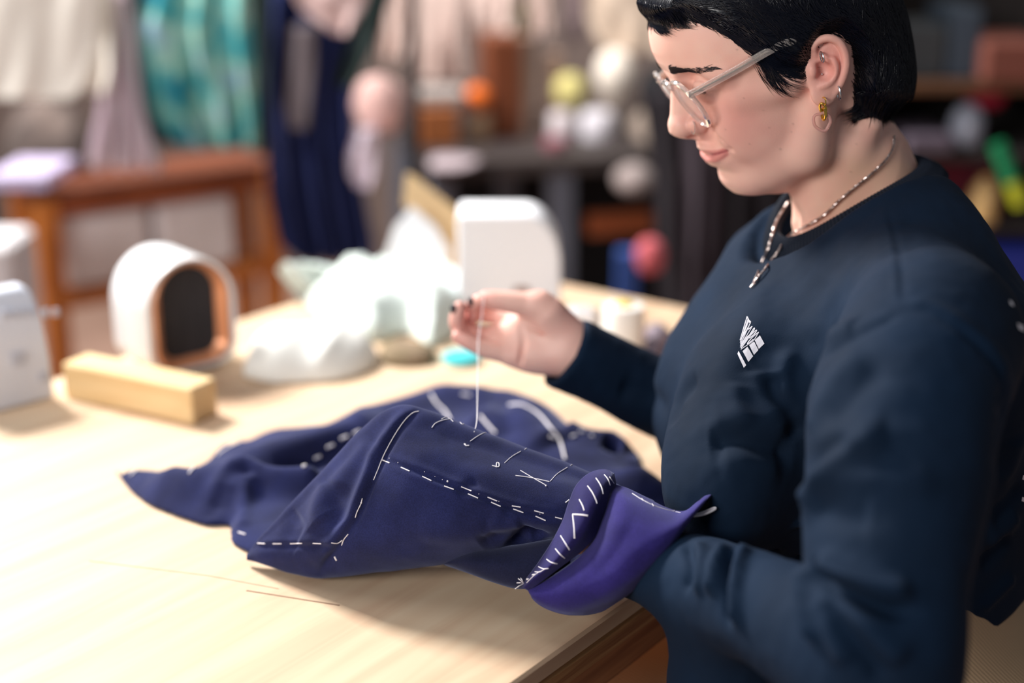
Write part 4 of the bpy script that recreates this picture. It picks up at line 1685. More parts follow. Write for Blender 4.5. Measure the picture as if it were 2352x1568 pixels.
STITCH = {
    'A': [  # on the rolled front: polylines, radius in mm
        ([(962, 944), (948, 948), (932, 962), (915, 985), (897, 1015), (880, 1048), (868, 1078), (858, 1102)], .42),
        ([(832, 1144), (829, 1156), (820, 1175), (816, 1188)], .42), ([(800, 1226), (790, 1238), (785, 1252)], .42),
        ([(592, 1247), (609, 1248)], .5), ([(627, 1248), (647, 1248)], .5), ([(667, 1248), (694, 1247)], .5), ([(719, 1247), (738, 1248)], .5), ([(761, 1246), (775, 1247), (786, 1240)], .45),
        ([(876, 1055), (895, 1063)], .55), ([(921, 1073), (941, 1082)], .55), ([(970, 1094), (991, 1104)], .55), ([(1020, 1116), (1042, 1124)], .55), ([(1075, 1134), (1098, 1144)], .55),
        ([(1128, 1153), (1150, 1163)], .55), ([(1179, 1168), (1202, 1177)], .55), ([(1230, 1185), (1253, 1195)], .55),
        ([(1059, 1117), (1083, 1127)], .5), ([(1120, 1141), (1142, 1150)], .5), ([(1176, 1161), (1196, 1164)], .5), ([(1227, 1172), (1249, 1178)], .5), ([(1275, 1187), (1291, 1191)], .5),
        ([(1080, 1013), (1096, 1002), (1112, 994), (1127, 993)], .32), ([(1159, 1063), (1176, 1048), (1196, 1036)], .32), ([(1205, 1032), (1214, 1027), (1225, 1027)], .32),
        ([(1264, 1105), (1280, 1088), (1303, 1073)], .34), ([(1310, 1069), (1318, 1065), (1326, 1067)], .34),
        ([(1184, 1092), (1215, 1096), (1262, 1106)], .42), ([(1195, 1080), (1222, 1096), (1252, 1113)], .42),
        ([(1130, 1069), (1145, 1072), (1146, 1064), (1141, 1063), (1140, 1073)], .5), ([(1066, 1019), (1070, 1023), (1077, 1023)], .6),
        ([(1299, 1154), (1307, 1148)], .6), ([(769, 1278), (773, 1286)], .8), ([(1241, 1331), (1230, 1340)], .3),
        ([(992, 982), (1000, 972), (1016, 965), (1034, 962), (1050, 960)], .36), ([(1014, 962), (1024, 958), (1034, 962), (1041, 968)], .3), ([(1050, 961), (1063, 974), (1076, 958), (1090, 950)], .36),
        ([(1063, 974), (1074, 960), (1090, 960), (1088, 950)], .3)],
    'D': [([(1369, 1098), (1376, 1108), (1382, 1120), (1385, 1134)], .5), ([(1350, 1116), (1360, 1130), (1368, 1146), (1371, 1156)], .5), ([(1388, 1090), (1396, 1100), (1401, 1114)], .45),
          ([(1400, 1095), (1406, 1104), (1410, 1110)], .4), ([(1331, 1147), (1338, 1160), (1342, 1172)], .5), ([(1316, 1181), (1334, 1182), (1350, 1184)], .65), ([(1316, 1181), (1319, 1210), (1320, 1236)], .6),
          ([(1288, 1230), (1298, 1246), (1308, 1262)], .45), ([(1276, 1260), (1286, 1272), (1297, 1281)], .42), ([(1256, 1284), (1266, 1291), (1280, 1294)], .42), ([(1237, 1301), (1248, 1306), (1260, 1305)], .38),
          ([(1229, 1313), (1240, 1313), (1252, 1306)], .36), ([(1219, 1292), (1225, 1291)], .6), ([(1203, 1322), (1212, 1312), (1222, 1300)], .3), ([(1223, 1320), (1229, 1319)], .55), ([(1211, 1330), (1214, 1330)], .8),
          ([(1210, 1338), (1226, 1322), (1240, 1312)], .3)],
    'E': [([(1452, 1133), (1474, 1147), (1500, 1160), (1530, 1170), (1563, 1177)], .42), ([(1546, 1174), (1566, 1166), (1590, 1157)], .42), ([(1474, 1145), (1478, 1150)], .4), ([(1498, 1157), (1501, 1162)], .4),
          ],
    'B': [([(300, 1092), (315, 1080), (338, 1078)], 1.0), ([(364, 1083), (388, 1086), (410, 1085)], 1.0), ([(434, 1087), (448, 1072), (464, 1064)], 1.0), ([(500, 1045), (520, 1030), (552, 1015)], 1.0),
          ([(455, 1050), (480, 1052)], .8), ([(695, 1072), (706, 1068)], 1.3), ([(722, 1053), (735, 1048)], 1.3), ([(750, 1028), (765, 1022)], 1.3), ([(782, 1008), (798, 1002)], 1.3), ([(812, 996), (826, 990)], 1.2),
          ([(990, 905), (1002, 925), (1022, 945), (1034, 965)], 1.0), ([(1060, 905), (1080, 908)], 1.0), ([(1103, 955), (1120, 975), (1138, 995)], 1.1), ([(1170, 930), (1200, 930), (1235, 950), (1262, 980), (1285, 1010), (1298, 1055)], 1.1),
          ([(1262, 1002), (1275, 1006)], 1.2), ([(1312, 1003), (1322, 1000)], 1.2), ([(1355, 1000), (1362, 1002)], 1.2), ([(1330, 990), (1340, 992)], 1.0), ([(548, 1222), (564, 1227)], .6)],
}


def lay_thread(tree, pts, r_mm, lift=.3, n=7):
    P = []
    for a, b in crom(np.array(pts, float), 6):
        h, nn = shoot(tree, a, b)
        if h is None:
            continue
        if P and np.linalg.norm(h - P[-1]) > .03:
            continue
        P.append(h + nn * (r_mm * lift / 1000) * (1 if nn @ FWD < 0 else -1))
    if len(P) < 2:
        return None
    return MB().tube(P, r_mm / 1000 * .95, n=n)


def build_jacket():
    wool = wool_mat('navy_wool', (32, 38, 82), (23, 27, 62))
    wool2 = wool_mat('violet_felt', (46, 38, 108), (34, 28, 86))
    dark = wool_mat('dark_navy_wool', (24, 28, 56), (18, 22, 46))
    black = mat('black_melton', (22, 24, 26), rough=.95)
    white = mat('white_cotton_thread', (236, 232, 238), rough=.7)
    root = link('unfinished_jacket', mesh_np('unfinished_jacket', clV, clQ), wool)
    tag(root, 'unfinished navy wool jacket with white basting stitches, rolled up on the table', 'jacket')
    a = link('rolled_front', mesh_np('rolled_front', buV, buQ), wool, root)
    d = link('collar_stand', mesh_np('collar_stand', standV, standQ), wool_mat('violet_felt_stand', (34, 28, 84), (24, 20, 64)), root)
    e = link('collar_fall', mesh_np('collar_fall', fallV, fallQ), wool2, root)
    c = link('collar_end', mesh_np('collar_end', curlV, curlQ), black, root)
    c['label'] = 'black underside of the curled collar end'
    MB().tube(crom(np.array([W(1578, 1196, 1.106), W(1600, 1172, 1.112), W(1624, 1150, 1.122), W(1650, 1137, 1.138)]), 6), list(np.linspace(.002, .0062, 19)), 14).build('collar_roll', black, root)
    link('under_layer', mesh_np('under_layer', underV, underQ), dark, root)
    for key, (v, q, par) in {'A': (buV, buQ, a), 'D': (standV, standQ, d), 'E': (fallV, fallQ, e), 'B': (clV, clQ, root)}.items():
        tr = bvh(v, q)
        for pts, r in STITCH[key]:
            mb = lay_thread(tr, pts, r * (1.25 if key == 'B' else 1))
            if mb:
                mb.build('basting_stitch', white, par)
    # knots of the chalk tacks
    tr = bvh(buV, buQ)
    for (x, y, r) in [(1028, 1105, 1.5), (830, 1154, 1.3), (1254, 1115, 1.4), (1069, 1020, 1.2), (770, 1281, 1.2), (894, 1052, .6), (914, 1062, .6), (975, 1083, .6), (999, 1094, .6), (1016, 1101, .6), (1100, 1134, .6), (1146, 1151, .7), (1240, 1180, .7)]:
        h, nn = shoot(tr, x, y)
        if h is not None:
            MB().ball(h - nn * .0001, r / 1000 * .62, 6).build('thread_knot', white, a)
    # thread ends at the collar point
    tr = bvh(standV, standQ)
    h0, nn = shoot(tr, 1203, 1340)
    if h0 is not None:
        for (x, y) in [(1183, 1352), (1187, 1338), (1190, 1328), (1196, 1327)]:
            q = proj(h0)
            MB().tube([h0, (h0 + W(x, y, q[2] - .004)) / 2 + np.array([0, -.001, .001]), W(x, y, q[2] - .002)], .0004, n=5).build('thread_end', white, d)
    # white loop of tape behind the collar
    P = crom(np.array([W(1588, 1182, 1.105), W(1612, 1177, 1.108), W(1640, 1166, 1.112), W(1641, 1170, 1.11), W(1616, 1181, 1.106), W(1592, 1185, 1.103)]), 6)
    MB().tube(P, .0009, n=7).build('hanging_loop', white, root)
    return root


def wool_mat(name, rgb, rgb2):
    m = mat(name, rgb, rough=.92, sheen=.22, noise=(26, rgb2), bump=(1400, .35, .0006))
    nt = m.node_tree
    b = nt.nodes['Principled BSDF']
    b.inputs['Sheen Roughness'].default_value = .45
    b.inputs['Sheen Tint'].default_value = (.55, .62, 1, 1)
    b.inputs['Specular IOR Level'].default_value = .2
    # fine flecks of the fibre
    tc = [n for n in nt.nodes if n.type == 'TEX_COORD'][0]
    nz = nt.nodes.new('ShaderNodeTexNoise')
    nz.inputs['Scale'].default_value = 900
    nz.inputs['Detail'].default_value = 2
    mx = nt.nodes.new('ShaderNodeMix')
    mx.data_type = 'RGBA'
    mx.blend_type = 'OVERLAY'
    mx.inputs[0].default_value = .55
    nt.links.new(tc.outputs['Object'], nz.inputs['Vector'])
    src = b.inputs['Base Color'].links[0].from_socket
    nt.links.new(src, mx.inputs[6])
    nt.links.new(nz.outputs[0], mx.inputs[7])
    nt.links.new(mx.outputs[2], b.inputs['Base Color'])
    return m

# ================================================================ THE ROOM AND WHAT STANDS IN IT
EA = T(1180, 1568)[:2]
EB = T(1450, 1376)[:2]
E1 = (EB - EA) / np.linalg.norm(EB - EA)
E2 = np.array([-E1[1], E1[0]])


def rz(v2):
    """rotation whose x axis is the horizontal direction v2"""
    c, s = v2[0] / np.hypot(*v2), v2[1] / np.hypot(*v2)
    return np.array([[c, -s, 0], [s, c, 0], [0, 0, 1]])


def frame_obj(o, loc, R):
    M = Matrix(np.array(R).tolist()).to_4x4()
    M.translation = Vector(loc)
    o.matrix_world = M


def wood_mat(name, c1, c2, scale=9, stretch=(1, 14, 14), rough=.55, c3=None):
    m = mat(name, c1, rough=rough)
    nt = m.node_tree
    b = nt.nodes['Principled BSDF']
    tc = [n for n in nt.nodes if n.type == 'TEX_COORD'][0]
    mp = nt.nodes.new('ShaderNodeMapping')
    mp.inputs['Scale'].default_value = stretch
    n1 = nt.nodes.new('ShaderNodeTexNoise')
    n1.inputs['Scale'].default_value = scale
    n1.inputs['Detail'].default_value = 8
    n1.inputs['Distortion'].default_value = .6
    rp = nt.nodes.new('ShaderNodeValToRGB')
    e = rp.color_ramp.elements
    e[0].position, e[1].position = .3, .72
    e[0].color, e[1].color = (*lin(c2), 1), (*lin(c1), 1)
    if c3:
        q = e.new(.5)
        q.color = (*lin(c3), 1)
    bp_ = nt.nodes.new('ShaderNodeBump')
    bp_.inputs['Strength'].default_value = .12
    bp_.inputs['Distance'].default_value = .0006
    nt.links.new(tc.outputs['Object'], mp.inputs[0])
    nt.links.new(mp.outputs[0], n1.inputs['Vector'])
    nt.links.new(n1.outputs[0], rp.inputs[0])
    nt.links.new(rp.outputs[0], b.inputs['Base Color'])
    nt.links.new(n1.outputs[0], bp_.inputs['Height'])
    nt.links.new(bp_.outputs[0], b.inputs['Normal'])
    return m


def build_table():
    ply = wood_mat('birch_plywood', (226, 202, 172), (208, 174, 144), 4, (.7, 9, 9), .55, (219, 191, 160))
    edge = wood_mat('worn_edge', (196, 150, 100), (150, 98, 62), 8, (1, 30, 30), .6)
    apron = wood_mat('apron_wood', (186, 128, 84), (140, 84, 52), 6, (1, 20, 20), .55)
    L, Wd = 2.2, .865
    c2 = EA + E1 * (.94 - L / 2) + E2 * Wd / 2
    R = rz(E1)
    t = empty('work_table', (c2[0], c2[1], 0), 'pale plywood work table with a worn front edge', 'table')
    t.rotation_euler = (0, 0, math.atan2(E1[1], E1[0]))
    MB().box((0, 0, ZT - .009), (L, Wd, .018), bev=.0025).build('tabletop', ply, t)
    MB().box((0, -Wd / 2 + .010, ZT - .0285), (L, .02, .021), bev=.003).build('edge_strip', edge, t)
    MB().box((0, -Wd / 2 + .022, ZT - .058), (L, .024, .038), bev=.002).build('apron', apron, t)
    MB().box((0, Wd / 2 - .022, ZT - .048), (L, .024, .058), bev=.002).build('apron', apron, t)
    for sx in (-1, 1):
        for sy in (-1, 1):
            MB().box((sx * (L / 2 - .12), sy * (Wd / 2 - .07), (ZT - .018) / 2), (.07, .07, ZT - .018), bev=.004).build('leg', apron, t)
    ink = mat('pencil', (150, 122, 100), rough=.9)
    pts = [((205, 1288), (480, 1322)), ((480, 1322), (640, 1352)), ((566, 1356), (780, 1390))]
    for i, (a, b) in enumerate(pts):
        A, B = T(*a), T(*b)
        Mi = np.linalg.inv(np.array(t.matrix_basis))
        A = Mi[:3, :3] @ A + Mi[:3, 3]
        B = Mi[:3, :3] @ B + Mi[:3, 3]
        d = (B - A)[:2]
        MB().box(((A + B) / 2)[:3] * [1, 1, 0] + [0, 0, ZT + .00005], (np.hypot(*d), .0008 + .0012 * (i == 2), .0002), R=rz(d)).build('pencil_line', ink, t)
    return t


def drape(name, rows, d, m, folds=5, amp=.012, thick=.004, parent=None, seed=0, nx=70, ny=40, tilt=0.0):
    """hanging cloth: rows of (py, x_left, x_right) at depth d"""
    R_ = np.array(rows, float)
    V = []
    Yp = W(0, 784, d)[1]
    for j in range(ny + 1):
        py = R_[0, 0] + (R_[-1, 0] - R_[0, 0]) * j / ny
        xl, xr = np.interp(py, R_[:, 0], R_[:, 1]), np.interp(py, R_[:, 0], R_[:, 2])
        A, B = PY(xl, py, Yp), PY(xr, py, Yp)
        for i in range(nx + 1):
            s = i / nx
            p = A + (B - A) * s
            k = amp * (.4 + .6 * j / ny)
            off = k * math.sin(2 * math.pi * (folds * s + .15 * math.sin(j * .15 + seed))) + .5 * k * math.sin(2 * math.pi * (folds * 1.7 * s) + seed * 2 + j * .04)
            V.append(p + np.array([0, off + tilt * s, 0]))
    V = np.array(V)
    idx = np.arange(len(V)).reshape(ny + 1, nx + 1)
    Q = np.stack([idx[:-1, :-1], idx[1:, :-1], idx[1:, 1:], idx[:-1, 1:]], -1).reshape(-1, 4)
    n = len(V)
    b = np.concatenate([idx[0, :], idx[1:, -1], idx[-1, :-1][::-1], idx[1:-1, 0][::-1]])
    side = np.stack([b, np.roll(b, -1), np.roll(b, -1) + n, b + n], -1)
    me = mesh_np(name, np.vstack([V, V + [0, thick, 0]]), np.vstack([Q, Q[:, ::-1] + n, side]))
    return link(name, me, m, parent)


def heap(name, outline, z0, hgt, m, seed=1, rough_=.4, vs=.006, lay=3.0, parent=None, edge=.03):
    """crumpled cloth lying on the plane z0, outline in photo points on that plane"""
    P = np.array([T(a, b, z0)[:2] for a, b in crom(np.array(outline + outline[:1], float), 4)[:-1]])
    lo, hi = P.min(0) - .02, P.max(0) + .02
    F = Field((lo[0], lo[1], z0 - 2 * vs), (hi[0], hi[1], z0 + hgt * 1.8 + .02), vs)
    x, y = F.ax[0][:, None].astype(float), F.ax[1][None, :].astype(float)
    pd_ = poly_sdf2(x, y, P)
    inn = np.clip(-pd_, 0, 9)
    XY = np.stack(np.broadcast_arrays(x, y), -1)
    Q3 = np.concatenate([XY, np.zeros(XY.shape[:2] + (1,))], -1)
    n1 = vnoise(Q3, seed, 9)
    wp = np.stack([vnoise(Q3, seed + 5, 12), vnoise(Q3, seed + 6, 12), 0 * n1], -1) * .035
    rg = 1 - np.abs(vnoise((Q3 + wp) * [1, .55, 1], seed + 3, 30)) * 2.0
    Z = hgt * (1 - np.exp(-inn / edge)) * (1 + rough_ * (.6 * n1 + .5 * rg))
    Z = np.clip(Z, .002, hgt * 1.8)
    G = (F.ax[2][None, None, :] - z0) - Z[:, :, None]
    F.F = np.maximum(smax(G * .7, pd_[:, :, None], .01), (z0 + .0004) - F.ax[2][None, None, :]).astype(np.float32)
    v, q = F.nets()
    v = relax(v, q, 2)
    return link(name, mesh_np(name, v, q), m, parent)


def upright_box(name, x0, y0, x1, y1, d, thick, m, bev=.004, parent=None, turn=0.0):
    """box whose front spans the photo rectangle at depth d (front plane upright)"""
    Yp = W(0, (y0 + y1) / 2, d)[1]
    A, B = PY(x0, y1, Yp), PY(x1, y0, Yp)
    c = (A + B) / 2 + [0, thick / 2, 0]
    R = rz((math.cos(turn), math.sin(turn)))
    return MB().box(c, (B[0] - A[0], thick, B[2] - A[2]), R=R, bev=bev).build(name, m, parent)


def build_room():
    fl = mat('floor_vinyl', (170, 138, 122), rough=.6, noise=(3, (150, 120, 106)))
    w1 = mat('wall_paint', (130, 114, 108), rough=.9, noise=(1.2, (100, 88, 84)))
    w2 = mat('dark_wall_paint', (60, 54, 52), rough=.9, noise=(1.2, (46, 42, 44)))
    o = MB().box((0, 2.2, -.05), (7, 6.2, .1)).build('floor', fl, smooth=False)
    o['kind'] = 'structure'
    o = MB().box((-.9, 5.05, 1.5), (5.2, .1, 3.0)).build('wall_back', w1, smooth=False)
    o['kind'] = 'structure'
    o = MB().box((2.6, 5.05, 1.5), (1.8, .1, 3.0)).build('wall_right', w2, smooth=False)
    o['kind'] = 'structure'


def build_desktop():
    tops = []
    # timber block
    a, b, c = T(149, 913), T(444, 978), T(509, 951)
    ax = (b - a)[:2]
    ln = np.hypot(*ax)
    R = rz(ax)
    dep = abs(((c - b)[:2]) @ np.array([-ax[1], ax[0]]) / ln)
    hb = .043
    cen = (a + b)[:2] / 2 + np.array([-ax[1], ax[0]]) / ln * dep / 2
    pine = wood_mat('pine_block', (232, 206, 160), (214, 180, 128), 7, (1, 10, 10), .6)
    o = MB().box((0, 0, hb / 2), (ln, dep, hb), bev=.002).build('timber_block', pine)
    frame_obj(o, (cen[0], cen[1], ZT + .0002), R)
    tag(o, 'squared pine block lying in front of the small heater', 'wood block')
    # fan heater
    f1 = T(348, 884)[:2]
    wd = np.array([.76, .65])
    wl = .122
    wd = wd * wl
    f2 = f1 + wd
    hh, dp = .142, .10
    bk = np.array([-wd[1], wd[0]]) / wl
    cen = (f1 + f2) / 2 + bk * dp / 2
    white = mat('white_plastic', (232, 234, 238), rough=.35)
    copper = mat('copper_ring', (214, 150, 112), rough=.35, metal=.35)
    grille = mat('black_grille', (22, 22, 28), rough=.7, noise=(260, (48, 46, 52), (1, 1, .05)))

    def prof(w_, h_, z0, n=40, rb=.5):
        P = []
        r = w_ / 2
        for i in range(n + 1):
            an = math.pi * i / n
            P.append((r * math.cos(an), z0 + h_ - r + r * math.sin(an)))
        q = r * rb
        for i in range(n // 2 + 1):
            an = math.pi + math.pi / 2 * i / (n // 2)
            P.append((-r + q + q * math.cos(an), z0 + q + q * math.sin(an)))
        for i in range(n // 2 + 1):
            an = 1.5 * math.pi + math.pi / 2 * i / (n // 2)
            P.append((r - q + q * math.cos(an), z0 + q + q * math.sin(an)))
        return P

    def ex(loops):
        """loops: list of (profile, y)"""
        m_ = MB()
        V = []
        for P, y in loops:
            V += [(p[0], y, p[1]) for p in P]
        k = len(loops[0][0])
        F = []
        for i in range(len(loops) - 1):
            for j in range(k):
                F.append((i * k + j, (i + 1) * k + j, (i + 1) * k + (j + 1) % k, i * k + (j + 1) % k))
        return m_, V, F, k
    root = empty('fan_heater', (cen[0], cen[1], ZT), 'small white arched fan heater with a copper ring round its black grille', 'heater')
    root.rotation_euler = (0, 0, math.atan2(wd[1], wd[0]))
    W0, H0 = wl * 1.0, hh
    lo = [(prof(W0 * .9, H0 * .97, .008), dp / 2), (prof(W0, H0, .005), dp / 2 - .008), (prof(W0, H0, .005), -dp / 2 + .004), (prof(W0 * .97, H0 * .985, .007), -dp / 2), (prof(W0 * .86, H0 * .93, .011), -dp / 2 + .001), (prof(W0 * .84, H0 * .92, .012), -dp / 2 + .012)]
    m_, V, F, k = ex(lo)
    F.append(tuple(range(k))[::-1])
    m_.add(V, [f[::-1] for f in F])
    m_.build('casing', white, root)
    lo = [(prof(W0 * .84, H0 * .92, .012), -dp / 2 + .002), (prof(W0 * .80, H0 * .90, .014), -dp / 2 - .001), (prof(W0 * .60, H0 * .80, .022), -dp / 2 + .010), (prof(W0 * .58, H0 * .79, .023), -dp / 2 + .016)]
    m_, V, F, k = ex(lo)
    m_.add(V, [f[::-1] for f in F])
    m_.build('ring', copper, root)
    lo = [(prof(W0 * .62, H0 * .81, .021), -dp / 2 + .011), (prof(W0 * .62, H0 * .81, .021), -dp / 2 + .016)]
    m_, V, F, k = ex(lo)
    F.append(tuple(range(k)))
    m_.add(V, [f[::-1] for f in F])
    m_.build('grille', grille, root)
    MB().box((0, 0, .0035), (W0 * .6, dp * .8, .007)).build('foot', grille, root)
    # white cloths
    wc = mat('white_cotton', (228, 230, 226), rough=.9, sheen=.2)
    mc = mat('mint_white_cloth', (210, 222, 218), rough=.9, sheen=.2)
    o = heap('white_cloth', [(548, 870), (610, 886), (700, 884), (790, 876), (862, 850), (868, 812), (800, 792), (700, 786), (610, 792), (568, 815)], ZT, .05, wc, 2, .6, vs=.004, edge=.022)
    tag(o, 'crumpled white cloth right of the small heater, at the table edge', 'cloth')
    o = heap('pale_cloth', [(690, 700), (760, 762), (860, 790), (930, 772), (985, 802), (1040, 780), (1090, 740), (1110, 690), (1020, 668), (880, 660), (760, 664)], ZT, .05, mc, 8, .6, vs=.004, edge=.03)
    tag(o, 'heaped mint-white cloth behind the raised hand', 'cloth')
    o = drape('wide_cloth_flap', [(604, 650, 720), (622, 634, 800), (655, 655, 900), (700, 700, 920), (765, 780, 930)], 2.07, mc, 2, .014, .003)
    o.parent = bpy.data.objects['pale_cloth']
    o.name = 'hanging_corner'
    oc = mat('olive_cloth', (110, 100, 66), rough=.9, noise=(30, (140, 120, 100)))
    o = heap('olive_cloth', [(866, 838), (900, 846), (960, 846), (1004, 836), (1010, 812), (960, 800), (890, 800), (866, 815)], ZT, .022, oc, 5, .3, vs=.005, edge=.01)
    tag(o, 'small olive folded fabric under the pale cloth heap', 'fabric')
    tl = mat('teal_plastic', (70, 200, 208), rough=.3)
    c_ = T(1060, 830)
    o = MB().lathe([(.001, 0), (.022, 0), (.024, .002), (.024, .008), (.02, .01), (.001, .01)], (0, 0, 0), 32).build('teal_disc', tl)
    o.location = (c_[0], c_[1], ZT + .0003)
    tag(o, 'small flat teal disc on the table below the raised hand', 'disc')
    # cardboard and paper
    card = mat('cardboard', (222, 192, 148), rough=.85)
    pap = mat('white_paper', (238, 240, 246), rough=.8)
    d = 2.16

    def slab(name, pts, d0, th, m, parent=None):
        """upright flat piece with thickness; pts (px, py, extra depth)"""
        V = [W(p[0], p[1], d0 + (p[2] if len(p) > 2 else 0)) for p in pts]
        n = len(V)
        V = np.array(V)
        m_ = MB()
        back = V + np.array([0, th, 0])
        F = [tuple(range(n))[::-1], tuple(range(n, 2 * n))]
        for i in range(n):
            j = (i + 1) % n
            F.append((i, j, n + j, n + i))
        m_.add(np.vstack([V, back]), F)
        return m_.build(name, m, parent, smooth=False)
    o = slab('cardboard_sheet', [(932, 398), (950, 404), (1060, 490), (1078, 560), (1084, 660), (1010, 640), (1000, 560), (925, 470)], 2.2, .004, card)
    tag(o, 'bent tan cardboard sheet standing behind the white cloth', 'cardboard')
    o = slab('paper_sheet', [(880, 600), (905, 520), (946, 474), (1000, 520), (1034, 578), (1010, 650), (890, 650)], 2.16, .002, pap)
    tag(o, 'white paper sheet propped against the tan cardboard', 'paper')
    # rounded white case
    Yp = T(1170, 742)[1]
    A, B = PY(1052, 720, Yp), PY(1290, 496, Yp)
    w_, h_ = B[0] - A[0], B[2] - ZT
    root = empty('sewing_machine_cover', ((A[0] + B[0]) / 2, Yp + .065, ZT), 'white rounded box-like cover with a small brown notch, behind the raised hand', 'cover')
    P = []
    for i in range(15):
        an = math.pi / 2 * i / 14
        P.append((w_ / 2 - w_ * .34 + w_ * .34 * math.sin(an), h_ - h_ * .45 + h_ * .45 * math.cos(an)))
    P += [(w_ / 2, 0.001), (-w_ / 2, 0.001), (-w_ / 2, h_ * .98), (-w_ / 2 + .006, h_)]
    m_ = MB()
    n = len(P)
    V = [(p[0], -.06, p[1]) for p in P] + [(p[0], .03, p[1]) for p in P]
    F = [tuple(range(n)), tuple(range(n, 2 * n))[::-1]] + [(i, i + n, (i + 1) % n + n, (i + 1) % n) for i in range(n)]
    m_.add(V, F).build('cover_shell', pap, root, bevel=.004)
    br = mat('notch_brown', (160, 128, 116), rough=.8)
    MB().box((w_ * .12, -.061, h_ * .17), (.022, .006, .05), bev=.002).build('notch', br, root)
    MB().box((w_ * .16, -.062, h_ * .05), (w_ * .64, .005, .02), bev=.002).build('lower_panel', mat('lilac_grey_plastic', (190, 178, 184), rough=.6), root)
    # thread cone
    c_ = T(1430, 815)
    root = empty('thread_cone', (c_[0], c_[1], ZT), 'white cone of sewing thread with a yellow top, behind the dark sleeve', 'thread cone')
    thm = mat('white_thread_wound', (240, 238, 234), rough=.8, bump=(500, .3, .0005))
    MB().lathe([(.002, 0), (.0285, 0), (.0295, .003), (.0262, .062), (.0245, .066), (.012, .067), (.002, .067)], n=40).build('thread', thm, root)
    MB().lathe([(.004, 0), (.016, 0), (.0125, .0685), (.008, .0715), (.004, .0715)], n=30).build('cone_core', mat('yellow_core', (222, 196, 96), rough=.5), root)
    o = MB().box((0, 0, .018), (.036, .03, .036), bev=.004).build('small_white_box', pap)
    c_ = T(1335, 775)
    frame_obj(o, (c_[0], c_[1] + .02, ZT + .0002), rz((1, .3)))
    tag(o, 'small white box between the raised wrist and the thread cone', 'box')
    # heap of scraps near her
    o = heap('grey_scraps', [(1470, 830), (1530, 826), (1560, 800), (1545, 772), (1480, 764), (1462, 790)], ZT, .035, mat('lilac_scraps', (150, 138, 148), rough=.9, noise=(40, (96, 86, 100))), 4, .4, vs=.005, edge=.02)
    tag(o, 'grey and lilac fabric scraps beside the thread cone', 'fabric')
    o = heap('coral_scraps', [(1545, 850), (1640, 852), (1660, 800), (1610, 780), (1560, 796)], ZT, .03, mat('coral_scraps', (222, 132, 116), rough=.9, noise=(30, (226, 180, 130))), 6, .4, vs=.005, edge=.02)
    tag(o, 'coral fabric scraps by her chest at the table edge', 'fabric')
    # paper bag at the left edge
    A, B = T(-60, 962)[:2], T(128, 915)[:2]
    ax = B - A
    ln = np.hypot(*ax)
    root = empty('paper_bag', ((A[0] + B[0]) / 2, (A[1] + B[1]) / 2, ZT), 'white paper bag with faint grey marks at the left edge of the table', 'bag')
    root.rotation_euler = (0, 0, math.atan2(ax[1], ax[0]))
    wb = mat('bag_paper', (222, 228, 240), rough=.8, noise=(6, (206, 212, 228)))
    V = []
    for (z, s, dd) in [(0, 1.0, 1), (.05, .99, 1), (.10, .93, .9), (.125, .84, .6), (.135, .74, .3)]:
        for (sx, sy) in [(-.5, 0), (.5, 0), (.5, 1), (-.5, 1)]:
            V.append((sx * ln * s - (.5 - .5 * s) * 0, sy * .07 * dd + .035 * (1 - dd), z + .0005))
    F = [(0, 3, 2, 1), (16, 17, 18, 19)]
    for i in range(4):
        for j in range(4):
            F.append((i * 4 + j, i * 4 + (j + 1) % 4, i * 4 + 4 + (j + 1) % 4, i * 4 + 4 + j))
    MB().add(V, F).build('bag_body', wb, root, bevel=.004)
    gm = mat('grey_ink', (186, 192, 208), rough=.8)
    for k in range(6):
        MB().box((ln * .02 + k * .012, .0045, .112 - .002 * k), (.007, .003, .009), bev=.0005).build('printed_mark', gm, root)
    for (u_, z_, s_) in [(.0, .058, .016), (.028, .03, .012)]:
        MB().box((ln * .1 + u_, -.0004, z_), (s_, .0012, s_), bev=.0003).build('printed_mark', gm, root)


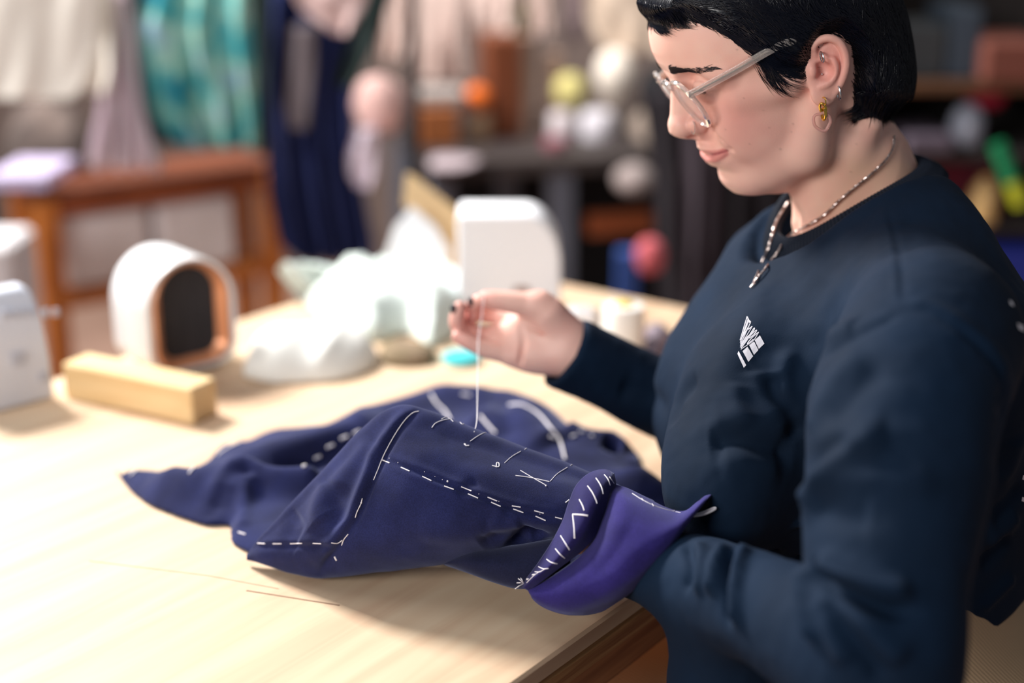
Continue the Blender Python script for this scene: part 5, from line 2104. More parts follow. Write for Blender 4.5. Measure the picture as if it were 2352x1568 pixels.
def build_background():
    wood = wood_mat('orange_wood', (206, 128, 56), (160, 88, 38), 5, (3, 3, 1), .45)
    red = wood_mat('red_brown_wood', (160, 84, 44), (122, 60, 34), 5, (1, 3, 3), .5)
    # wooden trolley desk with white boxes
    zt = .72
    yA, yB = 2.78, 3.12
    XA = T(92, 440, zt)
    XB = T(632, 372, zt)
    root = empty('wooden_side_table', (XA[0], XA[1], 0), 'orange-brown wooden side table with white boxes on its lower shelf', 'side table')
    di = (XB - XA)[:2]
    ln = np.hypot(*di)
    root.rotation_euler = (0, 0, math.atan2(di[1], di[0]))
    dp = .20
    MB().box((ln / 2, dp / 2, zt - .012), (ln + .03, dp, .024), bev=.003).build('top', wood_mat('dark_red_top', (116, 62, 38), (90, 46, 30), 5, (1, 3, 3), .5), root)
    MB().box((ln / 2, .012, zt - .042), (ln, .02, .036), bev=.002).build('rail', red, root)
    MB().box((ln / 2, dp - .012, zt - .042), (ln, .02, .036), bev=.002).build('rail', red, root)
    for x_ in (.012, ln - .012):
        for y_ in (.015, dp - .03):
            MB().box((x_, y_, (zt - .02) / 2), (.045, .045, zt - .02), bev=.004).build('leg', wood, root)
    zs = .47
    MB().box((ln / 2, dp / 2, zs), (ln, dp - .03, .035), bev=.003).build('shelf', wood, root)
    lil = mat('pale_box', (246, 244, 250), rough=.7, noise=(3, (214, 208, 206)))
    for k, (x0, x1, lab) in enumerate([(.05, .245, 'white storage box on the left of the side table shelf'), (.265, .455, 'white storage box on the right of the side table shelf')]):
        o = MB().box((0, 0, 0), (x1 - x0, .14, .165), bev=.012).build('storage_box', lil)
        M_ = Matrix.Translation(root.location) @ Matrix.Rotation(root.rotation_euler[2], 4, 'Z') @ Matrix.Translation(((x0 + x1) / 2, .10, zs + .0185 + .083))
        o.matrix_world = M_
        tag(o, lab, 'box', 'storage boxes under the side table')
    o = MB().box((0, 0, 0), (.14, .16, .5), bev=.01).build('white_cabinet', mat('white_cabinet', (206, 204, 208), rough=.6))
    p = PY(52, 560, 2.62)
    o.location = (p[0] - .07, 2.62, .45)
    MB().box((0, 0, -.35), (.14, .16, .2)).build('plinth', mat('white_cabinet', (206, 204, 208)), o)
    tag(o, 'pale cabinet left of the orange-brown side table', 'cabinet')
    # things on it
    dk = mat('dark_cloth_pile', (26, 24, 28), rough=.9, noise=(9, (104, 90, 84)))
    o = heap('dark_cloth_pile', [(10, 400), (90, 402), (190, 396), (230, 380), (200, 345), (90, 335), (10, 345)], zt, .13, dk, 11, .3, vs=.012)
    tag(o, 'dark crumpled clothes on the left of the side table', 'clothes')
    o = upright_box('lilac_book', -30, 402, 108, 436, 2.80, .2, mat('lilac_cover', (176, 166, 196), rough=.6))
    tag(o, 'lilac flat box at the front left of the side table', 'box')
    cr = mat('cream_canvas', (224, 220, 212), rough=.95)
    o = drape('cream_canvas', [(-30, -60, 232), (120, -60, 215), (200, -60, 190), (228, -60, 165)], 2.9, cr, 2, .004)
    tag(o, 'large cream canvas hanging at the top left', 'cloth')
    o = drape('cream_sleeve', [(-30, 190, 262), (150, 196, 262), (215, 196, 250)], 2.97, cr, 1, .01)
    tag(o, 'narrow cream cloth behind the large canvas', 'cloth')
    li = mat('lilac_linen', (222, 210, 218), rough=.95)
    o = drape('lilac_linen', [(-30, 225, 290), (150, 232, 312), (260, 225, 335), (340, 205, 362), (388, 196, 375)], 3.02, li, 4, .03)
    tag(o, 'pale lilac linen hanging down to the side table', 'cloth')
    tm = mat('teal_print', (70, 150, 160), rough=.9)
    nt = tm.node_tree
    tcn = [n for n in nt.nodes if n.type == 'TEX_COORD'][0]
    nz = nt.nodes.new('ShaderNodeTexNoise')
    nz.inputs['Scale'].default_value = 11
    nz.inputs['Detail'].default_value = 3
    rp = nt.nodes.new('ShaderNodeValToRGB')
    for pos, c in [(.36, (10, 112, 136)), (.45, (56, 150, 156)), (.55, (140, 186, 172)), (.66, (136, 172, 196))]:
        e = rp.color_ramp.elements.new(pos)
        e.color = (*lin(c), 1)
    rp.color_ramp.elements.remove(rp.color_ramp.elements[0])
    rp.color_ramp.elements.remove(rp.color_ramp.elements[-1])
    nt.links.new(tcn.outputs['Object'], nz.inputs['Vector'])
    nt.links.new(nz.outputs[0], rp.inputs[0])
    nt.links.new(rp.outputs[0], nt.nodes['Principled BSDF'].inputs['Base Color'])
    o = drape('teal_shirt', [(-30, 330, 572), (60, 318, 576), (250, 345, 590), (300, 385, 592), (338, 420, 592)], 3.05, tm, 3, .02)
    tag(o, 'teal and mint patterned garment hanging above the side table', 'garment')
    o = drape('dark_teal_panel', [(-30, 300, 420), (60, 310, 370), (250, 330, 385), (330, 340, 470)], 3.1, mat('deep_teal', (20, 52, 62), rough=.9), 2, .01)
    tag(o, 'deep teal cloth half hidden behind the patterned garment', 'garment')
    gm_ = mat('dark_green_coat', (24, 40, 40), rough=.95)
    nv = mat('navy_dress', (24, 36, 84), rough=.95)
    o = drape('navy_dress', [(-30, 600, 880), (60, 606, 850), (200, 600, 812), (330, 610, 815), (450, 618, 842), (560, 640, 862), (605, 690, 850)], 3.2, nv, 4, .03)
    tag(o, 'long navy dress hanging on the rail', 'garment')
    tp = mat('taupe_tie', (112, 104, 110), rough=.9)
    o2 = drape('tie', [(60, 668, 722), (160, 664, 722), (250, 658, 712), (296, 668, 706)], 3.12, tp, 1, .006, parent=None)
    o2.parent = o
    o2['label'] = 'grey tie hanging down the front'
    o = drape('green_coat', [(-30, 566, 624), (120, 574, 622), (250, 582, 616), (350, 586, 608)], 3.1, gm_, 1, .01)
    tag(o, 'dark green coat edge left of the navy dress', 'garment')
    o = drape('green_sleeve', [(-30, 826, 905), (60, 812, 880), (130, 790, 850), (200, 772, 815)], 3.08, gm_, 1, .01)
    tag(o, 'dark green sleeve crossing the right of the navy dress', 'garment')
    bl = mat('blush_linen', (198, 172, 170), rough=.95)
    o = drape('blush_scarf', [(-30, 660, 850), (20, 690, 832), (50, 730, 815), (78, 770, 800)], 3.04, bl, 1, .01)
    tag(o, 'blush pink cloth hanging in a point over the navy dress', 'cloth')
    def blob(name, px, py, rx, ry, d, m, label, cat, depth=None):
        c = W(px, py, d)
        k = d / FPX
        mb = MB().ball((0, 0, 0), (rx * k, (depth or rx * k), ry * k), 22)
        V = np.array(mb.v)
        V = V * (1 + .16 * vnoise(V, px, 14) + .10 * vnoise(V, px + 3, 34))[:, None]
        V[:, 2] = np.maximum(V[:, 2], -.82 * ry * k)
        mb.v = [tuple(p) for p in V]
        o_ = mb.build(name, m)
        o_.location = c
        tag(o_, label, cat)
        return o_
    blob('pincushion_pad', 872, 245, 60, 72, 3.02, mat('blush_pad', (236, 196, 190), rough=.95), 'round blush pink pad right of the navy dress', 'pad')
    pad_ = bpy.data.objects['pincushion_pad']
    MB().tube([(0, 0, .06), (0, PY(900, -60, 3.0)[1] - pad_.location[1], PY(900, -60, 3.0)[2] - pad_.location[2])], .003, 6).build('hanging_cord', gm_, pad_)
    o = drape('grey_mitt', [(300, 818, 862), (360, 800, 866), (400, 804, 864), (432, 822, 852)], 3.1, mat('grey_mitt', (206, 194, 208), rough=.95), 1, .01, .03)
    tag(o, 'pale grey mitt hanging below the pink pad', 'mitt')
    # rail
    o = MB().tube([PY(-100, -60, 3.0), PY(952, -60, 3.0)], .012, 12).build('clothes_rail', mat('dark_steel', (34, 32, 36), rough=.5))
    a0, a1 = PY(-90, -60, 3.0), PY(944, -60, 3.0)
    for q in (a0, a1):
        MB().tube([q, (q[0], q[1], 0)], .012, 12).build('upright', mat('dark_steel', (34, 32, 36)), o)
    tag(o, 'dark steel clothes rail above the hanging clothes', 'rail')
    # hanging paper patterns at the centre back
    pk = mat('pattern_paper', (220, 198, 190), rough=.9)
    pk2 = mat('pattern_paper_tan', (206, 186, 168), rough=.9)
    bk = mat('black_fabric', (24, 24, 28), rough=.95)
    sh = [('paper_pattern', [(-30, 890, 940), (60, 885, 938), (135, 870, 930)], 3.9, pk, 'narrow pale paper pattern beside the black gap, left of the others'),
          ('paper_pattern', [(-30, 962, 1062), (100, 960, 1060), (160, 955, 1070), (185, 950, 1080)], 4.0, pk, 'wide pale paper pattern hanging left of the brown case'),
          ('paper_pattern', [(-30, 1070, 1190), (40, 1075, 1180), (90, 1085, 1170)], 4.05, pk, 'short pale paper pattern hanging above the brown case'),
          ('paper_pattern', [(-30, 1215, 1262), (80, 1218, 1262)], 4.02, pk, 'thin pale paper pattern right of the green plant'),
          ('paper_pattern', [(-30, 1300, 1344), (60, 1300, 1340), (100, 1304, 1336)], 4.1, mat('mauve_pattern', (140, 122, 126), rough=.9), 'thin mauve paper pattern left of the tan one'),
          ('paper_pattern', [(-30, 1345, 1600), (40, 1350, 1590), (90, 1370, 1560), (120, 1400, 1540)], 4.05, pk2, 'large tan paper pattern behind her forehead')]
    for nme, rows, dd, m_, lab in sh:
        o = drape(nme, rows, dd, m_, 2, .012)
        tag(o, lab, 'paper pattern', 'paper patterns on the back wall')
    # back workbench with spools and cones
    zb = .70
    bench = wood_mat('dark_bench', (66, 58, 56), (44, 38, 40), 4, (1, 3, 3), .6)
    cb = np.array([.50, 3.80])
    root = empty('back_bench', (cb[0], cb[1], 0), 'dark workbench along the back with a brown front rail', 'bench')
    root.rotation_euler = (0, 0, math.radians(12))
    MB().box((0, .1, zb - .02), (1.56, .8, .04), bev=.004).build('bench_top', bench, root)
    MB().box((0.0, -.26, .52), (.75, .03, .055), bev=.004).build('front_rail', red, root)
    MB().box((0, .45, .34), (1.5, .03, .64), bev=.004).build('shade_panel', mat('bench_shadow', (26, 26, 30), rough=.9), root)  # near-black sheet standing in for the shade under the bench
    for x_ in (-.74, -.44, .74):
        for y_ in (-.24, .42):
            MB().box((x_, y_, .34), (.06, .06, .68), bev=.004).build('leg', mat('blue_grey_steel', (104, 110, 124), rough=.6) if x_ < 0 else bench, root)
    Rb = rz((math.cos(math.radians(12)), math.sin(math.radians(12))))

    def on_bench(px, yl):
        """point on the bench top seen at column px, yl metres behind its front"""
        o_ = np.array([cb[0], cb[1]]) + Rb[:2, 1] * yl
        n = Rb[:2, 1]
        # ray of the column px at bench height
        lo_, hi_ = 200., 500.
        for _ in range(40):
            mid = (lo_ + hi_) / 2
            q = T(px, mid, zb)
            if (q[:2] - o_) @ n > 0:
                lo_ = mid
            else:
                hi_ = mid
        return T(px, lo_, zb)

    def jar(name, px, yl, r, h, m, label, cat, group=None, prof=None, cap_m=None):
        q = on_bench(px, yl)
        e_ = MB().lathe(prof or [(.001, 0), (r * .96, 0), (r, .004), (r, h * .8), (r * .8, h * .95), (r * .5, h), (.001, h)], n=28).build(name, m)
        e_.location = (q[0], q[1], zb + .0003)
        tag(e_, label, cat, group)
        return e_
    o = MB().box((0, 0, .13), (.085, .14, .26), bev=.006).build('brown_case', mat('brown_leather', (118, 62, 34), rough=.6))
    q = on_bench(1148, .05)
    frame_obj(o, (q[0], q[1], zb + .0003), Rb)
    tag(o, 'tall brown case standing between the orange ball and the thread stacks', 'case')
    o = MB().box((0, 0, .05), (.10, .12, .10), bev=.006).build('brown_box', mat('tan_leather', (160, 94, 50), rough=.6))
    q = on_bench(1000, -.05)
    frame_obj(o, (q[0], q[1], zb + .0003), Rb)
    tag(o, 'low orange-brown box at the left end of the back bench', 'box')
    o = MB().box((0, 0, .02), (.13, .1, .04), bev=.01).build('grey_pouch', mat('grey_pouch', (164, 154, 150), rough=.8))
    frame_obj(o, (q[0] + .01, q[1], zb + .1006), Rb)
    tag(o, 'grey pouch lying on the low orange-brown box', 'pouch')
    ball = MB().ball((0, 0, 0), .034, 14).build('orange_ball', mat('orange_yarn', (232, 112, 34), rough=.8))
    st = jar('jar', 1096, -.04, .032, .075, mat('beige_jar', (168, 138, 110), rough=.6), 'beige jar under the orange ball', 'jar')
    ball.location = (st.location[0], st.location[1], zb + .075 + .034)
    tag(ball, 'orange ball of yarn resting on the beige jar', 'ball')
    ORD = 'first second third fourth fifth sixth seventh eighth ninth tenth eleventh'.split()
    spm = mat('spool_beige', (176, 148, 132), rough=.8)
    for (px, n_, yl, lab) in [(1202, 11, .02, 'stack left of the plant-side pattern, right beside the brown case'), (1268, 9, .04, 'second stack, left of the yellow ball')]:
        q = on_bench(px, yl)
        for k in range(n_):
            z_ = zb + k * .0232
            e_ = MB().lathe([(.001, 0), (.026, 0), (.026, .003), (.021, .005), (.021, .018), (.026, .020), (.026, .023), (.001, .023)], n=24).build('ribbon_reel', spm)
            e_.location = (q[0], q[1], z_ + .0003)
            if px == 1202:
                tag(e_, 'beige ribbon reel, ' + ORD[k] + ' from the bottom of the taller stack beside the brown case', 'reel', 'ribbon reels stacked by the brown case')
            else:
                tag(e_, 'beige ribbon reel, ' + ORD[k] + ' from the bottom of the shorter stack by the yellow ball', 'reel', 'ribbon reels stacked by the yellow ball')
    # plant
    q = on_bench(1190, .3)
    pl = empty('potted_plant', (q[0], q[1], zb), 'small olive-green plant above the brown case', 'plant')
    MB().lathe([(.001, 0), (.04, 0), (.05, .22), (.044, .225), (.001, .21)], n=24).build('pot', mat('dark_pot', (60, 50, 44), rough=.7), pl)
    gl_ = mat('olive_leaf', (112, 116, 52), rough=.6)
    mb = MB()
    rg = random.Random(3)
    for k in range(26):
        a = rg.uniform(0, 6.28)
        L_ = rg.uniform(.08, .15)
        p0 = np.array([0, 0, .21])
        p1 = p0 + [math.cos(a) * .03, math.sin(a) * .03, L_ * .7]
        p2 = p0 + [math.cos(a) * .06, math.sin(a) * .06, L_]
        mb.tube(crom(np.array([p0, p1, p2]), 4), [.003, .006, .008, .009, .009, .008, .006, .004, .001], 5)
    mb.build('leaves', gl_, pl)
    yb = jar('yellow_yarn_ball', 1318, -.02, .045, .085, mat('yellow_yarn', (206, 196, 128), rough=.9), 'pale yellow ball of yarn on top of the white spool jar', 'ball', prof=[(.001, 0), (.022, .004), (.038, .022), (.043, .045), (.037, .07), (.02, .086), (.001, .09)])
    yb.location[2] = zb + .0725
    jar('white_spool', 1290, -.03, .033, .068, mat('white_spool_a', (206, 196, 200), rough=.7), 'white spool below and left of the yellow ball', 'spool')
    yb.location[0] = (yb.location[0] + on_bench(1300, -.02)[0]) / 2
    jar('white_spool', 1372, -.06, .045, .072, mat('white_spool_b', (208, 204, 212), rough=.7), 'wide white spool right of the yellow ball', 'spool')
    cb_ = jar('cream_yarn_ball', 1408, .06, .05, .12, mat('cream_yarn', (238, 228, 216), rough=.9), 'cream ball of yarn on the tall grey tin', 'ball', prof=[(.001, 0), (.03, .006), (.048, .034), (.052, .065), (.044, .10), (.024, .122), (.001, .127)])
    tn = jar('grey_tin', 1408, .06, .045, .085, mat('grey_tin', (150, 136, 128), rough=.6), 'grey tin under the cream ball of yarn', 'tin', prof=[(.001, 0), (.045, 0), (.045, .085), (.001, .085)])
    cb_.location[2] = zb + .0855
    jar('mauve_jar', 1275, -.18, .03, .028, mat('mauve_jar', (142, 84, 96), rough=.6), 'low mauve jar at the front of the back bench', 'jar')
    o = heap('lilac_papers', [(960, 402), (1080, 398), (1130, 372), (1040, 362), (970, 368)], zb, .02, mat('lilac_paper', (166, 152, 158), rough=.9), 3, .2, vs=.01)
    tag(o, 'lilac-grey papers at the left end of the back bench', 'papers')
    blob('grey_bundle', 1455, 412, 48, 38, 3.35, mat('grey_bundle', (150, 138, 136), rough=.95), 'pale grey bundle at the right end of the brown rail', 'bundle')
    blob('taupe_bundle', 1520, 290, 74, 52, 3.6, mat('taupe_bundle2', (140, 126, 116), rough=.95), 'large taupe bundle left of her nose', 'bundle')
    blob('black_bundle', 1510, 200, 44, 46, 3.6, bk, 'small black bundle just left of her glasses', 'bundle')
    # dark clothes hanging behind the chest
    o = drape('black_coat', [(210, 1470, 1800), (400, 1500, 1800), (600, 1500, 1780), (800, 1480, 1760), (1000, 1480, 1760)], 3.38, mat('black_coat', (36, 32, 38), rough=.95), 4, .03)
    tag(o, 'black coat hanging behind her chest', 'garment')
    coat_ = o
    sc_ = blob('coat_bundle', 1590, 390, 60, 24, 3.3, mat('taupe_bundle', (104, 92, 90), rough=.95), None, None)  # taupe bundle with nothing to hang on, made a child of the coat
    sc_.parent = coat_
    sc_['label'] = 'taupe bundle in front of the coat'
    o = drape('dark_grey_apron', [(-60, 1580, 1650), (430, 1560, 1650), (600, 1550, 1640), (760, 1560, 1630)], 3.2, mat('dark_mauve_apron', (62, 54, 62), rough=.95), 2, .02)
    tag(o, 'dark grey apron hanging in front of the black coat', 'garment')
    o = MB().box((0, 0, .30), (.045, .045, .60), bev=.004).build('blue_post', mat('blue_post', (38, 72, 140), rough=.5))
    p = PY(1440, 640, 2.9)
    o.location = (p[0], 2.9, .0)
    tag(o, 'blue post below the pink pad, left of the black coat', 'post')
    blob('pink_pad', 1490, 588, 34, 44, 2.95, mat('coral_pad', (196, 96, 104), rough=.9), 'coral pink pad on the blue post', 'pad')
    # right side: dark shelf
    dks = mat('dark_shelf', (40, 36, 38), rough=.8, noise=(3, (54, 48, 46)))
    Yr = 3.0
    p0, p1 = PY(2020, 0, Yr), PY(2560, 0, Yr)
    xc, wx = (p0[0] + p1[0]) / 2, p1[0] - p0[0]
    root = empty('dark_shelf_unit', (xc, Yr + .25, 0), 'dark shelf unit behind her head and shoulder', 'shelf')
    zz = [PY(0, v, Yr)[2] for v in (700, 520, 352, 190)]
    MB().box((0, .22, .8), (wx, .03, 1.6)).build('back_board', dks, root)
    for sx in (-1, 1):
        MB().box((sx * wx / 2, 0, .8), (.03, .45, 1.6), bev=.003).build('side_board', dks, root)
    for k, z_ in enumerate(zz):
        MB().box((0, 0, z_ - .012), (wx - .03, .45, .024), bev=.003).build('shelf_board', wood_mat('brown_board', (110, 76, 50), (86, 58, 42), 4, (1, 3, 3)) if k == 3 else dks, root)

    def sit(name, x0, y0, x1, z, dy, th, m, label, cat, bev=.006):
        A, B = PY(x0, y0, Yr + dy), PY(x1, y0, Yr + dy)
        h = A[2] - z
        o_ = MB().box((0, 0, h / 2), (B[0] - A[0], th, h), bev=bev).build(name, m)
        o_.location = ((A[0] + B[0]) / 2, Yr + dy + th / 2, z + .0003)
        tag(o_, label, cat)
        return o_
    sit('blue_crate', 2245, 566, 2440, zz[0], .05, .2, mat('blue_plastic', (34, 52, 150), rough=.5), 'bright blue crate at the right edge behind her shoulder', 'crate')
    sit('dark_red_cloth', 2120, 368, 2350, zz[1], .12, .2, mat('dark_red', (96, 14, 34), rough=.9, noise=(8, (60, 8, 24))), 'dark red folded cloth behind her shoulder', 'cloth')
    A = PY(2256, 500, Yr + .04)
    o = MB().lathe([(.001, 0), (.026, 0), (.028, .004), (.028, .07), (.018, .085), (.012, .09), (.012, .1), (.001, .1)], n=24).build('beige_bottle', mat('beige_bottle', (204, 168, 112), rough=.5))
    o.location = (A[0], A[1], zz[1] + .0003)
    tag(o, 'beige bottle in front of the dark red cloth', 'bottle')
    A, B = W(2290, 330, 2.82), W(2345, 470, 2.84)
    dv = Vector(A - B)
    root2 = link('green_tube', None) if False else MB().tube([B + (A - B) * .38, A], .016, 16).build('green_tube', mat('green_plastic', (12, 120, 76), rough=.4))
    tag(root2, 'leaning green tube with a yellow end at the right edge', 'tube')
    MB().tube([B, B + (A - B) * .38], .0158, 16).build('yellow_end', mat('yellow_green', (168, 172, 40), rough=.4), root2)
    sit('lilac_box', 2085, 312, 2195, zz[2], .0, .2, mat('mauve_box', (92, 82, 96), rough=.7), 'flat mauve box on the shelf behind her neck', 'box')
    blob('white_bag', 2222, 290, 40, 52, 3.08, mat('white_bag', (160, 166, 182), rough=.5), 'white plastic bag right of the mauve box', 'bag')
    blob('crimson_cloth', 2268, 216, 42, 36, 3.12, mat('crimson', (176, 30, 62), rough=.9), 'crimson bundle above the white plastic bag', 'bundle')
    sit('brown_basket', 2050, 146, 2200, zz[3], .05, .2, mat('brown_basket', (124, 84, 52), rough=.8), 'brown basket on the shelf right of her hair', 'basket') if False else None
    sit('slate_box', 2070, 60, 2180, zz[3], .05, .2, mat('slate_box', (62, 66, 70), rough=.8), 'slate grey box on the upper shelf right of her hair', 'box')
    sit('slate_box', 2190, 20, 2262, zz[3], .05, .2, mat('slate_blue_box', (62, 74, 88), rough=.8), 'slate blue box beside the grey one on the upper shelf', 'box')
    sit('rust_box', 2268, 96, 2420, zz[3], .0, .2, mat('rust_box', (120, 68, 56), rough=.8), 'rust brown box at the right end of the upper shelf', 'box')
    # stool she sits on and the orange cabinet beside it
    sw = mat('stool_wood', (196, 128, 70), rough=.5)
    s_ = empty('wooden_stool', (.41, 1.2, 0), 'wooden stool she sits on', 'stool')
    MB().lathe([(.001, .42), (.16, .42), (.165, .43), (.165, .448), (.15, .455), (.001, .455)], n=36).build('seat', sw, s_)
    for k in range(4):
        a = math.pi / 4 + k * math.pi / 2
        MB().tube([(math.cos(a) * .10, math.sin(a) * .10, .425), (math.cos(a) * .15, math.sin(a) * .15, 0.0)], .015, 12).build('leg', sw, s_)
    o = MB().box((0, 0, .3), (.5, .4, .6), bev=.01).build('orange_cabinet', wood_mat('orange_cabinet', (196, 124, 62), (170, 100, 48), 3, (1, 1, 3)))
    o.location = (1.02, 2.05, 0)
    tag(o, 'low orange-brown cabinet behind her lower back', 'cabinet')

# ================================================================ PUT THE PERSON TOGETHER


def build_person():
    skin = mat('skin', (226, 178, 160), rough=.48, attr='tone', sss=.14, bump=(900, .18, .0006))
    bv, bq = join([(hw, hq), (handV, handQ), (nhV, nhQ), (ubV, ubQ)])
    me = mesh_np('person', bv, bq)
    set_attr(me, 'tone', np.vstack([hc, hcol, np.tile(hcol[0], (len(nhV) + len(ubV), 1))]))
    P0 = link('person', me, skin)
    tag(P0, 'seated person with short black hair and clear glasses, pulling a thread from the jacket', 'person')
    hairm = mat('black_hair', (8, 12, 24), rough=.24)
    link('hair', mesh_np('hair', hairV, hairQ), hairm, P0)
    bm_ = mat('brow_hair', (34, 24, 26), rough=.5)
    for v_, q_ in ((browV, browQ), (browV2, browQ2)):
        link('eyebrow', mesh_np('eyebrow', v_, q_), bm_, P0)
    for v_, q_ in ((lashV, lashQ), (lashV2, lashQ2)):
        link('eyelashes', mesh_np('eyelashes', v_, q_), hairm, P0)
    build_glasses(P0)
    build_jewellery(P0)
    nail = mat('dark_nail_polish', (40, 34, 44), rough=.15)
    for (c, n) in [(HK(1050, 711, -.004), 0), (HK(1090, 694, -.002), 1)]:
        MB().ball(c + np.array([-.0035, -.001, .001]), (.0035, .0045, .0052), 10).build('fingernail', nail, P0)
    jer = mat('navy_jersey', (8, 32, 56), rough=.85, sheen=0, spec=.22, noise=(8, (5, 23, 42)), bump=(700, .2, .0005))
    sh_ = link('long_sleeved_shirt', mesh_np('long_sleeved_shirt', shirtV, shirtQ), jer, P0)
    sh_['label'] = 'navy long-sleeved shirt'
    col_ = build_collar(sh_, mat('navy_rib', (13, 24, 40), rough=.92))
    cV = np.array([v_.co for v_ in col_.data.vertices])
    cQ = np.array([list(p_.vertices) for p_ in col_.data.polygons if len(p_.vertices) == 4])
    prt = mat('white_print', (226, 226, 236), rough=.8)

    def decal(name, poly, sub=6):
        """thin printed shape pressed on the shirt"""
        P = []
        m_ = MB()
        for a, b in poly:
            h, nn = shoot(shirt_tree, a, b)
            if h is None:
                return
            P.append(h + nn * .0005 * (1 if nn @ FWD < 0 else -1))
        n = len(P)
        c = np.mean(P, 0)
        m_.add([*P, *[p + FWD * .0007 for p in P]], [tuple(range(n))] + [tuple(range(n, 2 * n))[::-1]] + [(i, (i + 1) % n, n + (i + 1) % n, n + i) for i in range(n)])
        m_.build(name, prt, sh_, smooth=False)
    # the chest print, in the 11.2x enlargement's pixels from (1670, 710)

    def q(x, y):
        return (1670 + x / 11.2, 710 + y / 11.2)

    def quad(a, b, c, d, nx=4, ny=3):
        m_ = MB()
        V = []
        for j in range(ny + 1):
            for i in range(nx + 1):
                s, t = i / nx, j / ny
                x = (a[0] * (1 - s) + b[0] * s) * (1 - t) + (d[0] * (1 - s) + c[0] * s) * t
                y = (a[1] * (1 - s) + b[1] * s) * (1 - t) + (d[1] * (1 - s) + c[1] * s) * t
                h, nn = shoot(shirt_tree, *q(x, y))
                if h is None:
                    return
                V.append(h + nn * .0006 * (1 if nn @ FWD < 0 else -1))
        n = len(V)
        V += [p + FWD * .001 for p in V[:n]]
        idx = lambda i, j: j * (nx + 1) + i
        F = []
        for j in range(ny):
            for i in range(nx):
                F.append((idx(i, j), idx(i, j + 1), idx(i + 1, j + 1), idx(i + 1, j)))
        m_.add(V, F).build('printed_block', prt, sh_, smooth=False)
    quad((845, 680), (960, 890), (815, 1030), (710, 800))
    quad((695, 835), (805, 1055), (690, 1180), (570, 930))
    quad((525, 970), (668, 1215), (548, 1360), (400, 1085))
    quad((300, 1080), (492, 1445), (430, 1510), (268, 1150), 4, 1)

    def stroke(pts, r=.00045):
        P = []
        for a, b in crom(np.array([q(*p) for p in pts], float), 4):
            h, nn = shoot(shirt_tree, a, b)
            if h is not None:
                P.append(h + nn * .0002 * (1 if nn @ FWD < 0 else -1))
        if len(P) > 2:
            return P, r
        return None
    # digits 1989 read from the top left to the lower right, before them the edge-on letters
    glyphs = [
        [[(640, 450), (535, 530)], [(650, 445), (345, 940)]],
        [[(345, 985), (440, 860), (560, 700), (690, 500), (705, 520), (620, 640), (470, 760)], [(470, 760), (560, 680)]],
        [[(370, 1000), (545, 760), (540, 745), (450, 800), (350, 985)], [(545, 745), (740, 550), (755, 575), (660, 690), (550, 750), (560, 720)]],
        [[(360, 1035), (520, 925), (680, 810), (800, 620), (790, 612), (640, 740), (530, 880), (560, 880), (680, 780)]],
        [[(520, 195), (340, 800)], [(545, 260), (345, 860)], [(575, 300), (600, 370), (400, 720)], [(560, 310), (380, 760)], [(600, 370), (350, 900)], [(520, 195), (600, 370)]],
    ]
    for g in glyphs:
        m_ = MB()
        for s in g:
            r_ = stroke(s)
            if r_:
                m_.tube(r_[0], r_[1], n=5)
        if m_.v:
            m_.build('printed_lettering', prt, sh_)
    # fragments of the back print at the right edge
    for poly in ([(2336, 742), (2349, 748), (2352, 762), (2340, 756)], [(2318, 690), (2324, 694), (2328, 704), (2321, 700)], [(2348, 1140), (2352, 1142), (2352, 1152), (2346, 1150)], [(2349, 1090), (2352, 1092), (2352, 1102), (2347, 1100)]):
        decal('back_print', poly)
    cord = mat('tan_corduroy', (196, 168, 134), rough=.9, bump=(60, .3, .001))
    nt = cord.node_tree
    wv = nt.nodes.new('ShaderNodeTexWave')
    wv.inputs['Scale'].default_value = 120
    wv.bands_direction = 'DIAGONAL'
    bp2 = nt.nodes.new('ShaderNodeBump')
    bp2.inputs['Strength'].default_value = .3
    bp2.inputs['Distance'].default_value = .002
    tc = [n for n in nt.nodes if n.type == 'TEX_COORD'][0]
    nt.links.new(tc.outputs['Object'], wv.inputs['Vector'])
    nt.links.new(wv.outputs['Fac'], bp2.inputs['Height'])
    nt.links.new(bp2.outputs[0], nt.nodes['Principled BSDF'].inputs['Normal'])
    link('trousers', mesh_np('trousers', trV, trQ), cord, P0)['label'] = 'tan corduroy trousers'
    for v, q_ in SHO:
        link('shoe', mesh_np('shoe', v, q_), mat('black_shoe', (26, 24, 24), rough=.5), P0)
    # necklace: twisted chain round the neck, over the shirt
    allV, allQ = join([(hw, hq), (shirtV, shirtQ), (cV, cQ)])
    tr = bvh(allV, allQ)
    metal = mat('necklace_metal', (205, 190, 186), rough=.3, metal=1.0)
    near_ = [(2054, 312), (2050, 342), (2030, 372), (1998, 402), (1960, 432), (1925, 462), (1896, 490), (1862, 513), (1833, 528), (1806, 548), (1790, 572), (1768, 604), (1745, 632), (1731, 652)]
    far_ = [(1812, 462), (1796, 486), (1781, 514), (1772, 546), (1762, 574), (1750, 606), (1738, 634), (1729, 655)]
    neck = []
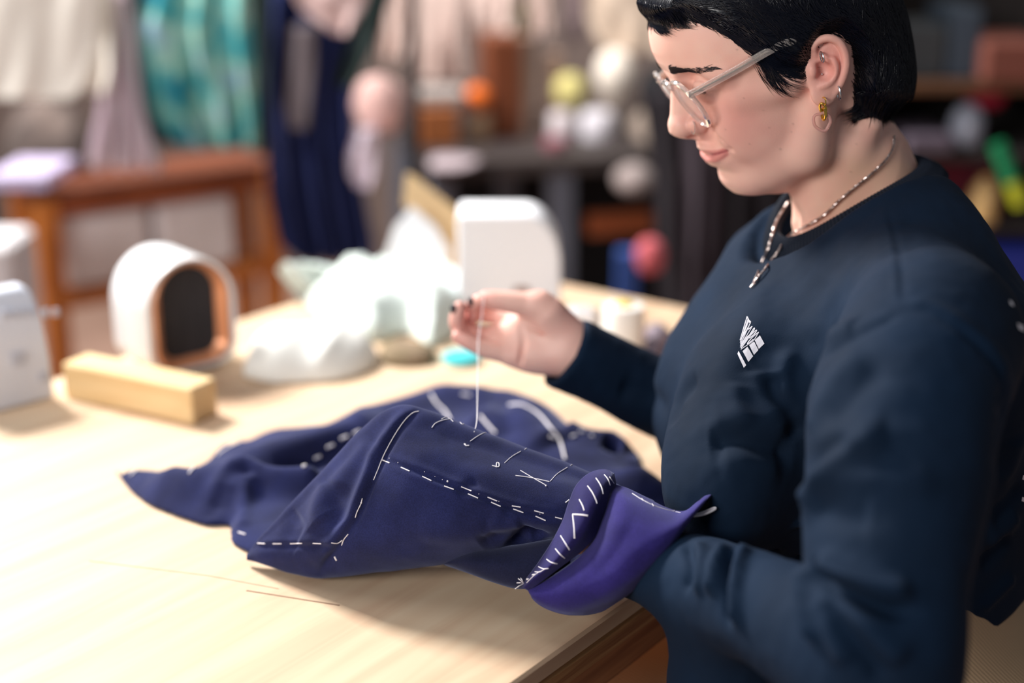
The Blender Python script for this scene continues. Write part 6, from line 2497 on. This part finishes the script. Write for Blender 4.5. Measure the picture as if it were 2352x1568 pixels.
    for path in (near_, far_):
        P = []
        for a, b in crom(np.array(path, float), 9):
            h, nn = shoot(tr, a, b)
            if h is None:
                continue
            if P and np.linalg.norm(h - P[-1]) > .02:
                dcur = (P[-1] - CAM) @ FWD
                h = W(a, b, dcur)
            P.append(h - (h - CAM) / np.linalg.norm(h - CAM) * (.0036 + .003 * (b > 560)))
        P = np.array(P)
        for _ in range(3):
            P[1:-1] = (P[:-2] + 2 * P[1:-1] + P[2:]) / 4
        neck.append(P)
    # behind the neck
    P_ = neck[0]
    L = np.r_[0, np.cumsum(np.linalg.norm(np.diff(P_, axis=0), axis=1))]

    def twist(P, r=.00085):
        L = np.r_[0, np.cumsum(np.linalg.norm(np.diff(P, axis=0), axis=1))]
        s = np.arange(0, L[-1], .0012)
        C_ = np.stack([np.interp(s, L, P[:, c]) for c in range(3)], 1)
        Tn = np.gradient(C_, axis=0)
        Tn /= np.linalg.norm(Tn, axis=1)[:, None]
        U_ = np.cross(Tn, [0, 0, 1.])
        U_ /= np.linalg.norm(U_, axis=1)[:, None]
        V_ = np.cross(Tn, U_)
        m_ = MB()
        for ph in (0, math.pi):
            a = s / .0075 * 2 * math.pi + ph
            m_.tube(C_ + (U_ * np.cos(a)[:, None] + V_ * np.sin(a)[:, None]) * r * .75, r * .8, n=6)
        return m_
    n0 = twist(neck[0]).build('necklace', metal, P0)
    n0['label'] = 'twisted silver necklace'
    twist(neck[1]).build('chain', metal, n0)
    e0 = (neck[0][-1] + neck[1][-1]) / 2
    q0 = proj(e0)
    MB().tube([e0, W(1724, 660, q0[2])], [.0011, .0009], n=6).build('clasp', metal, n0)
    return P0


build_room()
build_table()
build_desktop()
build_background()
build_person()
build_jacket()
# the thread between her fingers and the cloth
_tr = bvh(buV, buQ)
_h, _n = shoot(_tr, 1089, 992)
_p = [HK(1112, 676, -.014), HK(1110, 690, -.0235), HK(1106, 730, -.03)]
_e = _h - _n * 0
_q1 = W(1099, 780, 1.36)
_q2 = W(1097, 880, 1.29)
_q3 = W(1096, 950, 1.235)
_th = MB().tube(crom(np.array([*_p, _q1, _q2, _q3, W(1094, 975, 1.215), _e]), 8), .0004, n=7).build('sewing_thread', mat('white_cotton_thread', (236, 232, 238), rough=.7))
tag(_th, 'white sewing thread pulled up from the jacket to the raised fingers', 'thread')
